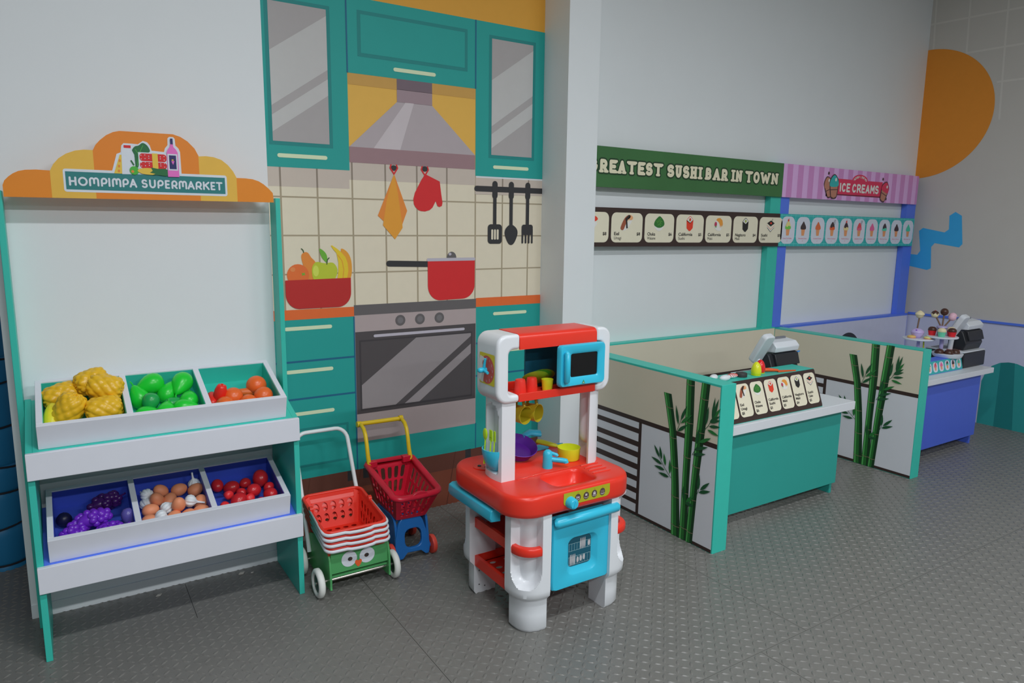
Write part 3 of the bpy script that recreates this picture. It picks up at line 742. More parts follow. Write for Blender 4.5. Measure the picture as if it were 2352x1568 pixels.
# grapes
def grapes(name, m, seed):
    rnd = random.Random(seed); mb = MB()
    for i in range(40):
        h = -.042 + .084 * rnd.random(); R_ = .0235 * math.sqrt(max(.05, 1 - (h / .05) ** 2)) * (.75 + .25 * (h + .045) / .09 * 1.2)
        a = i * 2.39996
        mb.ball((R_ * cos(a), R_ * sin(a), h), .0112, 12, 8)
    mb.ball((0, 0, 0), (.024, .024, .045), 12, 8)
    t = thing(name, '', 'toy food'); mb.build('berries', m, t, smooth=180)
    MB().tube([(0, 0, .045), (.002, 0, .056), (.007, 0, .066)], [.004, .003, .0035], 7).build('stem', m, t)
    return t
gs = [(.078, .190, .045, (1, .25, .15), 'dark one at the back right', PURD), (.042, .092, .062, (-1, -.15, -.05), 'bright one on top in the middle', PUR), (-.020, .062, .036, (.6, .6, .3), 'bright one at the left front corner', PUR), (.076, .046, .034, (1, .15, .2), 'bright one in front, stem to the right', PUR)]
for i, (u, v, n, ax, ph, m) in enumerate(gs):
    put(grapes('toy_grape_bunch', m, i), 2, u, v, n, ax, 'purple toy grape bunch, ' + ph, 'grape bunches')
eg = MB().lathe([(.0001, -.032), (.010, -.030), (.018, -.020), (.020, -.006), (.016, .010), (.012, .024), (.008, .031), (.0001, .033)], seg=24, M=None).build('toy_eggplant', EGP, smooth=60)
put(eg, 2, .137, .088, .044, (.1, -.3, -1), 'greyish violet toy eggplant at the right end of the grape bin', 'eggplants')
e2 = dup(eg); put(e2, 2, .118, .058, .028, (1, .1, 0), 'greyish violet toy eggplant lying in front of the standing one', 'eggplants')
nb = MB().ball((0, 0, 0), (.022, .022, .024), 20, 12, fn=lambda th, ph: 1 - .05 * abs(sin(4 * th))).build('toy_blackberry', NVB, smooth=60)
put(nb, 2, -.034, .150, .036, (0, 0, 1), 'near black round toy berry in the back left of the grape bin', 'berry')
# eggs
egm = MB().lathe([(.0001, -.023)] + [(.0215 * math.sqrt(max(0, 1 - (h / (.023 if h < 0 else .030)) ** 2)), h) for h in (-.021, -.017, -.012, -.006, 0, .007, .014, .020, .025, .028)] + [(.0001, .030)], seg=24).build('toy_egg', EGG, smooth=180)
eggs = [(.247, .206, .038, (-.6, 0, .7), 'back row, leftmost'), (.227, .152, .046, (-.3, -.2, .9), 'second row left, largest looking'), (.297, .196, .040, (1, .2, .1), 'back row, centre'), (.346, .178, .040, (.8, .4, .2), 'back row, right, before a garlic'), (.263, .150, .034, (.4, .4, .6), 'half hidden in the centre'),
        (.282, .082, .062, (0, -.25, 1), 'brightest, on top in the middle'), (.200, .112, .038, (1, 0, .1), 'dark, by the left divider'), (.192, .060, .036, (.9, -.3, .2), 'left front corner'), (.262, .052, .036, (.5, .6, .2), 'front row beside the front garlic'), (.303, .050, .034, (.6, .5, .2), 'front row centre'), (.343, .058, .038, (.9, .1, .1), 'right front corner'), (.352, .112, .034, (.3, .8, .3), 'behind the right garlic')]
for i, (u, v, n, ax, ph) in enumerate(eggs):
    o = egm if i == 0 else dup(egm); put(o, 2, u, v, n, ax, 'brown toy egg, ' + ph, 'brown eggs')
def garlic():
    t = thing('toy_garlic', '', 'toy food'); mb = MB()
    prof = [(.0001, -.018), (.010, -.018), (.018, -.012), (.021, -.003), (.019, .006), (.013, .013), (.006, .018), (.004, .022)]
    R = []
    for r, h in prof:
        R.append([(r * (1 - .13 * abs(cos(4 * th)) ** 6) * cos(th), r * (1 - .13 * abs(cos(4 * th)) ** 6) * sin(th), h) for th in [2 * pi * i / 64 for i in range(64)]])
    mb.rings(R).build('bulb', GARL, t, smooth=50)
    MB().tube([(0, 0, .020), (0, 0, .030), (.001, 0, .044)], [.0042, .0032, .0028], 8).build('stem', GARL, t); return t
gl = garlic()
gar = [(.200, .186, .050, (-.3, .9, -.3), 'on top at the back left'), (.194, .160, .034, (-.2, .9, .2), 'under the back left one'), (.350, .212, .044, (-.15, .1, 1), 'at the back right with its stalk straight up'), (.320, .094, .060, (1, -.2, -.25), 'on top at the right, stalk to the right'), (.250, .100, .046, (.8, .4, .3), 'in the middle left of the brightest egg'), (.226, .052, .052, (-1, -.1, -.3), 'in front, stalk to the left')]
for i, (u, v, n, ax, ph) in enumerate(gar):
    o = gl if i == 0 else dup(gl); put(o, 2, u, v, n, ax, 'white toy garlic bulb ' + ph, 'garlic bulbs')
# tomatoes and strawberries
tm = MB().ball((0, 0, 0), (.0205, .0205, .024), 24, 14).build('toy_tomato', CRIM, smooth=180)
tms = [(.420, .184, .038, 1.0, 'back left by the divider'), (.462, .160, .036, 1.15, 'back row, second from left'), (.508, .162, .044, .9, 'back row, centre'), (.562, .172, .046, 1.3, 'largest, at the back right'), (.580, .124, .036, .85, 'dark, by the right end'), (.524, .104, .050, 1.1, 'dark, in the middle'), (.572, .072, .044, 1.15, 'brightest, at the right front'), (.466, .066, .046, 1.25, 'shiny, in front left of centre'), (.488, .120, .036, .8, 'half hidden behind the shiny front one')]
for i, (u, v, n, sc_, ph) in enumerate(tms):
    o = tm if i == 0 else dup(tm); put(o, 2, u, v, n, (sin(i * 2.1), cos(i * 1.7), .4), 'crimson toy tomato, ' + ph, 'tomatoes in the lower crate', sc_)
sb = MB().lathe([(.0001, -.020), (.006, -.018), (.012, -.008), (.016, .004), (.014, .012), (.006, .016), (.0001, .015)], seg=22).build('toy_strawberry', mat('plastic_strawberry', (184, 32, 38), .35, .12, 160), smooth=60)
sbs = [(.440, .108, .046, (.4, -.8, .3), 'left of the middle row'), (.503, .076, .040, (.2, -.6, .6), 'in front centre'), (.532, .050, .036, (1, 0, .1), 'in front right of centre'), (.418, .058, .038, (.3, -.3, .8), 'at the left front corner')]
for i, (u, v, n, ax, ph) in enumerate(sbs):
    o = sb if i == 0 else dup(sb); put(o, 2, u, v, n, ax, 'small red toy strawberry ' + ph, 'strawberries in the lower crate')

# ------------------------------------------------------------------ owl push cart
OWG = mat('cart_green', (62, 130, 76), .45, .04, 20); RUBW = mat('rubber_white', (182, 184, 180), .55); STEEL = mat('steel', (150, 146, 140), .3, .03, 40, metal=.9)
WTUBE = mat('white_tube', (190, 194, 196), .35); REDB = mat('basket_red', (222, 46, 26), .35, .04, 20); WHP = mat('white_plastic', (190, 194, 200), .28, .02, 20, spec=.5)
ow = thing('push_cart', 'green owl-faced toy push cart with white wheels and white handle', 'toy cart', (.835, 2.42, 0))
for x0, x1 in ((.722, .730), (.940, .948)):
    pf = [(2.266, .045), (2.285, .028), (2.48, .03), (2.52, .05), (2.52, .13), (2.47, .165), (2.36, .180), (2.305, .172), (2.272, .13)]
    MB().prism(smooth_closed(pf, 4), lambda u, v, w_: (w_, u, v), x0, x1).build('side_panel', OWG, ow, smooth=40, bevel=.002)
fp = MB().box(.730, .940, 2.276, 2.284, .084, .170).build('face_panel', OWG, ow, smooth=0)
MB().box(.730, .940, 2.284, 2.505, .066, .074).build('deck', OWG, ow, smooth=0)
MB().box(.730, .940, 2.505, 2.513, .066, .150).build('rear_panel', OWG, ow, smooth=0)
q = PR((0, 2.276, 0), (1, 0, 0), (0, 0, 1), (0, -1, 0))
for x in (.796, .862):
    q.ell('owl_eye', SGW, x, .1265 if x < .83 else .1255, .0285, .0285, 1); q.ell('owl_eye', mat('print_eye_brown', (60, 42, 34), .5), x + (.003 if x < .83 else -.002), .126, .0085, .0075, 2); q.ell('owl_eye', PBLK, x, .127, .005, .005, 3)
q.poly('owl_beak', mat('print_beak', (206, 84, 34), .5), smooth_closed([(.816, .108), (.822, .117), (.829, .113), (.836, .117), (.842, .108), (.829, .090)], 4), 2)
for o in q.build(ow).values(): o.parent = fp
for yy in (2.301, 2.50): MB().tube([(.680, yy, .052), (.985, yy, .052)], .005, 10).build('axle', STEEL, ow)
def wheel(x, yy, side):
    w_ = MB().lathe([(.034, -.0105), (.044, -.012), (.051, -.007), (.052, 0), (.051, .007), (.044, .012), (.034, .0105), (.033, 0), (.034, -.0105)], (x, yy, .052), 'x', 32, cap0=False, cap1=False).build('wheel', RUBW, ow, smooth=180)
    MB().lathe([(.0001, -.006), (.034, -.005), (.034, .005), (.0001, .006)], (x, yy, .052), 'x', 28).build('hub', mat('hub_green', (24, 50, 40), .5), w_, smooth=40)
    MB().lathe([(.0001, -.013), (.006, -.012), (.006, .012), (.0001, .013)], (x, yy, .052), 'x', 14).build('hub_cap', STEEL, w_, smooth=40)
for yy in (2.301, 2.50):
    wheel(.692, yy, -1); wheel(.972, yy, 1)
hy = lambda z: 2.55 + (z - .29) * .37
hp = [(.715, hy(.09), .09), (.715, hy(.44), .44)] + [(.715 + .045 - .045 * cos(radians(a)), hy(.455 + .045 * sin(radians(a))), .455 + .045 * sin(radians(a))) for a in range(0, 91, 15)] + \
     [(.875 + .045 * sin(radians(a)), hy(.455 + .045 * cos(radians(a))), .455 + .045 * cos(radians(a))) for a in range(0, 91, 15)] + [(.925, hy(.30), .30), (.938, hy(.09), .09)]
MB().tube(hp, .0078, 12).build('handle', WTUBE, ow, smooth=60)

# four nested shopping baskets on the cart
def basket(name, label):
    t = thing(name, label, 'basket', (0, 0, 0), 'nested baskets on the owl cart'); mb = MB()
    bx, by, hx, hy_, H = .088, .120, .108, .142, .115    # half sizes at bottom and rim
    B = [(-bx, -.080, 0), (bx, -.080, 0), (bx, by - .035, 0), (-bx, by - .035, 0)]; R = [(-hx, -hy_, H), (hx, -hy_, H), (hx, hy_, H), (-hx, hy_, H)]
    for i, nu in ((0, 5), (1, 6), (2, 5), (3, 6)):
        j = (i + 1) % 4
        holed_patch(mb, (B[i], B[j], R[j], R[i]), nu, 2, .10, .14, .22, .34, hv=.40)
    holed_patch(mb, B, 5, 6, .05, .05, .05, .33)
    mb.build('basket_body', REDB, t, smooth=0, solid=.0028)
    rim = rrect(-hx - .004, -hy_ - .004, hx + .004, hy_ + .004, .03, 5)
    MB().tube([(x, y, H) for x, y in rim], .0065, 8, True).build('rim', REDB, t, smooth=180)
    hr = [(-hx - .006, .03, H + .001)] + [(x, y, H - .002) for x, y in arc(-hx + .018, -hy_ + .010, .026, .026, 180, 270, 6)] + [(-.045, -hy_ - .016, H - .002), (-.03, -hy_ - .019, H - .004), (-.005, -hy_ - .018, H - .006), (.02, -hy_ - .018, H - .006), (.045, -hy_ - .019, H - .003), (.058, -hy_ - .016, H - .001)] + [(x, y, H - .002) for x, y in arc(hx - .018, -hy_ + .010, .026, .026, 270, 360, 6)] + [(hx + .006, .03, H + .001)]
    MB().tube(hr, .0062, 8, flat=.75).build('handle', WHP, t, smooth=180)
    for sx in (-1, 1): MB().lathe([(.0001, -.006), (.012, -.006), (.012, .006), (.0001, .006)], (sx * (hx + .002), .03, H + .006), 'x', 16).build('hinge', REDB, t, smooth=40)
    return t
bk = basket('shopping_basket', 'red toy shopping basket with white handle, topmost of the nested stack')
names = ['red toy shopping basket, second from top of the nested stack', 'red toy shopping basket, third from top of the nested stack', 'red toy shopping basket, lowest of the nested stack resting on the cart']
til = radians(6.5)
for k in range(4):
    o = bk if k == 0 else dup(bk)
    if k: o['label'] = names[k - 1]
    place(o, (.8225 + .002 * k, 2.412, .148 - .0205 * k), (til, 0, radians(-1.5)))

# ------------------------------------------------------------------ red and blue cart
CRB = mat('cart_red', (166, 14, 40), .3, .04, 20); CYL = mat('cart_yellow', (222, 188, 20), .35); CBL = mat('cart_blue', (20, 84, 146), .3, .04, 20); CWH = mat('cart_wheel_red', (196, 62, 48), .45)
rc = thing('shopping_cart', 'toy shopping cart with dark red basket, yellow handle and blue base', 'toy cart', (1.09, 2.5, 0))
mb = MB()
RB = [(1.030, 2.40, .172), (1.150, 2.40, .168), (1.150, 2.60, .185), (1.030, 2.60, .185)]
RT = [(1.010, 2.352, .272), (1.188, 2.352, .272), (1.200, 2.628, .328), (1.000, 2.628, .328)]
for i, nu in ((0, 5), (1, 6), (2, 5), (3, 6)):
    j = (i + 1) % 4; holed_patch(mb, (RB[i], RB[j], RT[j], RT[i]), nu, 2, .09, .10, .14, .30, 'rect', hv=.42)
holed_patch(mb, RB, 4, 4, .06, .06, .06, .34, 'rect')
mb.build('basket', CRB, rc, smooth=0, solid=.004)
rim = [(x, y, lerp(.274, .331, (y - 2.35) / .28)) for x, y in [(1.005, 2.632)] + [(lerp(1.0, 1.006, k / 4), lerp(2.62, 2.39, k / 4)) for k in range(5)] + arc(1.036, 2.378, .032, .030, 180, 270, 5) + [(1.10, 2.345)] + arc(1.162, 2.378, .032, .030, 270, 360, 5) + [(lerp(1.194, 1.2, k / 4), lerp(2.39, 2.62, k / 4)) for k in range(5)] + [(1.195, 2.632)]]
MB().tube(rim, .011, 10, True, flat=1.25).build('rim', CRB, rc, smooth=180)
MB().prism(arc(1.103, .272, .036, .020, 0, 180, 10), lambda u, v, w_: (u, w_, v), 2.338, 2.352).build('name_plate', CRB, rc, bevel=.002)
for x in (1.006, 1.186):
    MB().tube([(x + .002, 2.612, .326), (x, 2.622, .37), (x, 2.634, .42), (x, 2.645, .450), (x + .001, 2.664, .468), (x + .002, 2.69, .476), (x + .003, 2.712, .478)], [.010, .009, .0085, .0085, .0085, .008, .008], 8).build('handle_arm', CYL, rc, smooth=60)
MB().tube([(1.002, 2.712, .478), (1.194, 2.712, .476)], .0095, 10).build('handle_bar', CYL, rc, smooth=60)
for x in (1.004, 1.190): MB().lathe([(.0001, -.008), (.0125, -.008), (.0125, .008), (.0001, .008)], (x, 2.712, .477), 'x', 14).build('handle_cap', CYL, rc, smooth=40)
for x in (1.022, 1.170): MB().box(x - .018, x + .018, 2.605, 2.632, .318, .345).build('handle_socket', CRB, rc, bevel=.003)
# blue base: an arched saddle with a window in front
def saddle(y0, y1):
    o_ = [(1.028, .012), (1.020, .05), (1.022, .09), (1.038, .150), (1.050, .170), (1.130, .168), (1.142, .150), (1.160, .085), (1.168, .045), (1.160, .012), (1.140, .012), (1.128, .030), (1.066, .033), (1.050, .012)]
    return o_
mb = MB()
oo = saddle(0, 0); win = rrect(1.062, .050, 1.132, .124, .024, 3)
def ctr_sample(poly, c, n):
    out_ = []
    for k in range(n):
        a = 2 * pi * k / n; dx, dy = cos(a), sin(a); best = None
        for i in range(len(poly)):
            (x1, y1), (x2, y2) = poly[i - 1], poly[i]
            ex, ey = x2 - x1, y2 - y1; den = dx * ey - dy * ex
            if abs(den) < 1e-12: continue
            t_ = ((x1 - c[0]) * ey - (y1 - c[1]) * ex) / den; s_ = ((x1 - c[0]) * dy - (y1 - c[1]) * dx) / den
            if t_ > 0 and -1e-9 <= s_ <= 1 + 1e-9 and (best is None or t_ > best): best = t_
        out_.append((c[0] + dx * best, c[1] + dy * best))
    return out_
so = ctr_sample(oo, (1.097, .087), 64); si = ctr_sample(win, (1.097, .087), 64)
def yf(v): return 2.385 + (v - .03) * .13
R = [[(u, yf(v), v) for u, v in si], [(u, yf(v), v) for u, v in so], [(u, yf(v) + .012, v) for u, v in so]]
mb.rings(R, False, False)
R2 = [[(u, yf(v), v) for u, v in si], [(u, yf(v) + .012, v) for u, v in si]]
mb.rings(R2, False, False)
mb.build('front_frame', CBL, rc, smooth=40, bevel=.004, segs=3)
for x0, x1, sx in ((1.024, 1.034, -1), (1.156, 1.166, 1)):
    pf = smooth_closed([(2.392, .02), (2.40, .10), (2.42, .168), (2.50, .178), (2.59, .168), (2.62, .10), (2.63, .03), (2.60, .012), (2.56, .06), (2.50, .075), (2.45, .06), (2.42, .012)], 4)
    MB().prism(pf, lambda u, v, w_: (w_ , u, v), x0, x1).build('side_frame', CBL, rc, smooth=40, bevel=.002)
MB().box(1.034, 1.156, 2.415, 2.60, .158, .170).build('saddle_top', CBL, rc, bevel=.003)
def rwheel(x, yy):
    w_ = MB().lathe([(.0001, -.010), (.026, -.010), (.036, -.008), (.038, 0), (.036, .008), (.026, .010), (.0001, .010)], (x, yy, .038), 'x', 28).build('wheel', CWH, rc, smooth=45)
    MB().lathe([(.0001, -.013), (.010, -.012), (.010, .012), (.0001, .013)], (x, yy, .038), 'x', 14).build('hub', CBL, w_, smooth=45)
for yy in (2.405, 2.60): rwheel(1.008, yy); rwheel(1.182, yy)
for yy in (2.405, 2.60): MB().tube([(1.0, yy, .038), (1.19, yy, .038)], .004, 8).build('axle', STEEL, rc)

# ------------------------------------------------------------------ toy kitchen
KR = mat('kitchen_red', (224, 46, 26), .30, .03, 15, spec=.5); KW = mat('kitchen_white', (206, 209, 213), .26, .015, 15); KB = mat('kitchen_blue', (34, 152, 178), .28, .03, 15)
KLIM = mat('kitchen_lime', (168, 178, 18), .35); KRG = mat('kitchen_red_gloss', (220, 60, 44), .08, .02, 15, spec=.8, coat=1.0); KBLK = mat('kitchen_black', (10, 10, 12), .25); KPUR = mat('pan_purple', (78, 26, 128), .35, .05, 15)
kt = thing('toy_kitchen', 'red and white plastic toy kitchen with blue oven door and microwave', 'toy kitchen', (1.36, 1.9, 0))
# worktop with sink
wo = rrect(1.108, 1.688, 1.602, 2.135, .095, 10); sk = rrect(1.29, 1.725, 1.464, 1.845, .034, 6)
cc = (1.377, 1.785); N_ = 120
so = ctr_sample(wo, cc, N_); si = ctr_sample(sk, cc, N_)
def inset_p(pl, c, d):
    o_ = []
    for u, v in pl:
        l_ = math.hypot(u - c[0], v - c[1]); o_.append((u + (c[0] - u) / l_ * d, v + (c[1] - v) / l_ * d))
    return o_
mb = MB(); W3 = lambda pl, z: [(u, v, z) for u, v in pl]
sec = [W3(inset_p(si, cc, .022), .424), W3(inset_p(si, cc, .012), .430), W3(inset_p(si, cc, .004), .462), W3(inset_p(si, cc, .001), .471), W3(inset_p(si, cc, -.004), .4745)]
C2 = (1.355, 1.91)
sec += [W3(inset_p(so, C2, .016), .4755), W3(inset_p(so, C2, .007), .473), W3(inset_p(so, C2, .002), .467), W3(so, .458), W3(so, .420), W3(inset_p(so, C2, .003), .409), W3(inset_p(so, C2, .010), .4035)]
mb.rings(sec, True, True).build('worktop', KR, kt, smooth=50)
for k in range(4):
    x0, y0 = 1.515 - .003 * k, 1.845 - .026 * k
    MB().box(x0 - .038, x0 + .038, y0 - .0022, y0 + .0022, .474, .4785).build('drain_ridge', KRG, kt, bevel=.0015, segs=3)
MB().tube([(1.215, 1.846, .4757), (1.31, 1.853, .4757), (1.51, 1.851, .4757)], .0018, 8).build('worktop_ridge', KRG, kt, smooth=180)
# burner control at the left back
bc = MB().prism(smooth_closed([(1.150, 2.02), (1.180, 2.045), (1.205, 2.02), (1.19, 1.975), (1.16, 1.985)], 5), lambda u, v, w_: (u, v, w_), .474, .479).build('burner_pad', KR, kt, bevel=.0015)
for u, v in ((1.172, 2.015), (1.188, 1.993)): MB().lathe([(.0001, 0), (.007, 0), (.006, .003), (.0001, .003)], (u, v, .4785), seg=14).build('burner_button', KBLK, bc, smooth=40)
# four corner columns with niches
def column(name, cx, cy, a0):
    mb = MB(); n = 48; rows = []
    zs = [0, .012, .06, .108, .112, .116, .122, .128, .145] + [.153 + .004 * i for i in range(17)] + [.225 + .01 * i for i in range(17)] + [.403]
    for z in zs:
        if z < .01: r = .080
        elif z < .110: r = .088
        elif z < .130: r = lerp(.088, .106, (z - .110) / .020)
        else: r = .106
        ring = [(cx, cy, z)]
        for i in range(n + 1):
            t_ = i / n; a = a0 + t_ * pi / 2; rr = r
            if z > .15:
                w_ = (t_ - .5) / .30
                zc = (z - .215) / .058
                inside = abs(w_) < 1 and (z >= .215 or w_ * w_ + zc * zc < 1)
                dd = 0.0
                if inside:
                    dd = (1 - w_ * w_) ** .5
                    if z < .215: dd = max(0, 1 - w_ * w_ - zc * zc) ** .5
                    dd = min(1, dd * 1.5) * .034
                    if z > .36: dd *= max(0, (.403 - z) / .043)
                rr -= dd
            # superelliptic quarter, a little squarer than a circle
            sq = 1 + .10 * sin(2 * (a - a0)) ** 2
            ring.append((cx + rr * sq * cos(a), cy + rr * sq * sin(a), z))
        rows.append(ring)
    o = mb.rings(rows).build('leg', KW, kt, smooth=38)
    return o
FL = column('leg', 1.252, 1.805, pi); FR = column('leg', 1.497, 1.805, 1.5 * pi); BR = column('leg', 1.497, 2.035, 0); BL = column('leg', 1.252, 2.035, .5 * pi)
for o, cx, cy, a0 in ((FL, 1.252, 1.805, pi), (FR, 1.497, 1.805, 1.5 * pi)):
    ang = [a0 + pi / 2 * (.5 + .32 * k / 6) for k in range(-6, 7)]
    mb = MB(); R = []
    for a in ang:
        sq = 1 + .10 * sin(2 * (a - a0)) ** 2; k = (a - a0 - pi / 4) / (pi / 4 * .64)
        ro = .1045 * sq + .004 * (1 - k * k); ri = ro - .020
        pts = [(ri, .268), (ro - .003, .268), (ro, .272), (ro, .290), (ro - .004, .296), (ri, .297)]
        R.append([(cx + r_2 * cos(a), cy + r_2 * sin(a), z) for r_2, z in pts])
    mb.rings(R).build('bottle_bar', KR, kt, smooth=40, bevel=.0015)
# grey discs painted as the shade in screw holes, back left leg's inner face
for x, z in ((1.185, .085), (1.185, .032), (1.228, .060), (1.208, .022)):
    MB().lathe([(.0001, 0), (.0026, 0), (.0026, .0012), (.0001, .0012)], (x, 2.0338, z), 'y', 10).build('screw_hole_shade', mat('kitchen_shadow_grey', (70, 70, 74), .6), kt, smooth=0)
# shelves inside, back and side panels
MB().box(1.252, 1.497, 2.06, 2.068, .125, .403).build('back_panel', KW, kt, smooth=0)
MB().box(1.575, 1.583, 1.805, 2.035, .125, .403).build('side_panel', KW, kt, smooth=0)
mb = MB(); mb.add([(1.178, 1.79, .258), (1.50, 1.79, .270), (1.50, 2.05, .270), (1.178, 2.05, .258)], [(0, 1, 2, 3)])
mb.box(1.168, 1.178, 1.80, 2.04, .254, .287).build('upper_tray', KR, kt, smooth=0, solid=.004)
mb = MB(); holed_patch(mb, [(1.178, 1.80, .118), (1.50, 1.80, .118), (1.50, 2.04, .118), (1.178, 2.04, .118)], 5, 5, .05, .06, .06, .22)
mb.box(1.168, 1.178, 1.80, 2.04, .110, .146).box(1.178, 1.50, 2.034, 2.04, .118, .146)
mb.build('lower_tray', KR, kt, smooth=0, solid=.003)
# blue towel bar on the left side
bar = [(1.147, 0.352), (1.147, .400), (1.122, .402), (1.108, .394), (1.105, .370), (1.112, .355)]
R = []
for y_, k in ((1.832, .9), (1.838, 1), (1.95, 1), (2.115, 1), (2.121, .9)):
    R.append([(lerp(1.13, u, k), y_, lerp(.378, v, k)) for u, v in bar])
MB().rings(R).build('towel_bar', KB, kt, smooth=40, bevel=.002)
# dishwasher door
dr = MB()
dO = rrect(1.268, .127, 1.503, .372, .012, 4); dC = (1.388, .232)
dI = rrect(1.325, .165, 1.455, .298, .030, 5); dB = rrect(1.339, .187, 1.437, .290, .016, 5)
a_ = ctr_sample(dO, dC, 80); b_ = ctr_sample(dI, dC, 80); c_ = ctr_sample(dB, dC, 80)
Y3 = lambda pl, y: [(u, y, v) for u, v in pl]
dr.rings([Y3(a_, 1.742), Y3(a_, 1.716), Y3(inset_p(a_, dC, .004), 1.712), Y3(b_, 1.712), Y3(inset_p(b_, dC, .003), 1.714), Y3(c_, 1.727)], True, True)
door = dr.build('dishwasher_door', KB, kt, smooth=40)
MB().tube([(1.266, 1.703, .366), (1.272, 1.700, .367), (1.40, 1.699, .369), (1.520, 1.700, .371), (1.527, 1.703, .371)], [.010, .0165, .0165, .0165, .010], 14).build('door_handle', KB, door, smooth=60)
MB().box(1.272, 1.52, 1.703, 1.722, .352, .372).build('door_handle_base', KB, door, bevel=.003)
q = PR((0, 1.727, 0), (1, 0, 0), (0, 0, 1), (0, -1, 0))
DKT = mat('sticker_deep_teal', (10, 66, 82), .5); PLT = mat('sticker_plate', (150, 148, 150), .5); WIR = mat('sticker_wire', (110, 140, 146), .5)
q.poly('dish_sticker', DKT, rrect(1.341, .189, 1.435, .288, .014, 4), 1)
for z0, z1 in ((.243, .268), (.194, .222)):
    for z in (z0, z1): q.stroke('dish_sticker', WIR, [(1.342, z), (1.434, z)], .0012, 2, cap=False)
    for k in range(9): q.stroke('dish_sticker', WIR, [(1.344 + k * .011, z0), (1.344 + k * .011, z1)], .001, 2, cap=False)
for k in range(4):
    q.ell('dish_sticker', PLT, 1.391 + k * .006, .262, .0024, .020, 3, 14); q.ell('dish_sticker', PLT, 1.350 + k * .006, .212, .0024, .020, 3, 14)
for x, z in ((1.426, .257), (1.380, .208), (1.393, .210), (1.406, .212)): q.ell('dish_sticker', PLT, x, z, .0048, .0105, 3, 14)
for o in q.build(kt).values(): o.parent = door
# control panel on the worktop's front
q = PR((0, 1.6875, 0), (1, 0, 0), (0, 0, 1), (0, -1, 0))
LIME = mat('sticker_lime', (138, 138, 14), .5); IC = mat('sticker_dark', (66, 50, 46), .5); ICW = mat('sticker_icon', (160, 152, 156), .5)
q.poly('control_sticker', LIME, [(1.287, .4665), (1.287, .440)] + arc(1.299, .437, .012, .012, 180, 270, 4) + [(1.455, .425)] + arc(1.458, .442, .017, .017, 270, 360, 5) + [(1.4745, .4665)], 1)
for k in range(4):
    x = 1.343 + k * .0335; q.ell('control_sticker', IC, x, .4435, .0112, .0125, 2)
    q.stroke('control_sticker', ICW, arc(x, .441, .0075, .005, 200, 340, 6), .0016, 3)
    if k == 0: q.rect('control_sticker', ICW, x - .006, .4405, x - .002, .448, 3); q.ell('control_sticker', ICW, x + .003, .444, .003, .0035, 3)
    elif k == 1: q.rr('control_sticker', ICW, x - .004, .443, x + .004, .450, .001, 3)
    elif k == 2: q.rr('control_sticker', ICW, x - .005, .440, x + .005, .449, .002, 3); q.ell('control_sticker', ICW, x, .4495, .003, .002, 3)
    else:
        for j in range(9): q.ell('control_sticker', ICW, x - .005 + (j % 3) * .005, .438 + (j // 3) * .0045, .0012, l=3, n=6)
    q.ell('control_sticker', PRED, x + .001, .4605, .0013, l=3, n=6)
for o in q.build(kt).values(): pass
kn = MB().lathe([(.0001, -.026), (.0135, -.026), (.0170, -.022), (.0190, 0)], (1.3125, 1.6875, .4345), 'y', 24).build('control_knob', KB, kt, smooth=40)
MB().prism([(-.0025, -.012), (.0025, -.012), (.0025, .012), (-.0025, .012)], lambda u, v, w_: (1.3125 + u * .9 + v * .35, w_, .4345 + v * .9 - u * .35), 1.658, 1.664).build('knob_grip', KB, kn, bevel=.001)
# uprights
mb = MB(); R = []
def upright(sx, x_in, x_out, y0, y1, niche=True):
    mb = MB(); rows = []
    nz = 36
    for j in range(nz + 1):
        z = lerp(.474, .748, j / nz); ring = []
        ring.append((x_in, y0, z)); ring.append((x_in, y1, z))
        n = 22
        for i in range(n + 1):
            t_ = i / n; y = lerp(y1 - .004, y0, t_)
            bulge = .008 * (1 - (2 * t_ - 1) ** 2)
            x = x_out + sx * bulge
            # arch niche on the outer side
            yc = (t_ - .46) / .36; zt = .690
            ins = abs(yc) < 1 and z > .500 and (z < zt or yc * yc + ((z - zt) / .036) ** 2 < 1)
            if ins and niche:
                d_n = (1 - yc * yc) ** .5
                if z > zt: d_n = max(0, 1 - yc * yc - ((z - zt) / .036) ** 2) ** .5
                x -= sx * min(1, 1.6 * d_n) * .026
            ring.append((x, y, z))
        rows.append(ring)
    return mb.rings(rows).build('upright', KW, kt, smooth=40)
upright(-1, 1.2095, 1.158, 1.850, 1.955); 
# right upright: thin front strip plus the bulging back of its outer niche
mb = MB().prism([(1.513, 1.850), (1.541, 1.850), (1.566, 1.870), (1.570, 1.955), (1.560, 1.955), (1.556, 1.876), (1.536, 1.862), (1.5155, 1.862)], lambda u, v, w_: (u, v, w_), .474, .748)
mb.build('upright', KW, kt, smooth=40)
MB().lathe([(.0001, .528), (.014, .531), (.024, .540), (.029, .555), (.030, .575), (.030, .747)], (1.562, 1.918, 0), seg=28).build('niche_shell', KW, kt, smooth=60)
MB().box(1.552, 1.560, 1.865, 1.955, .474, .748).build('upright_web', KW, kt, smooth=0)
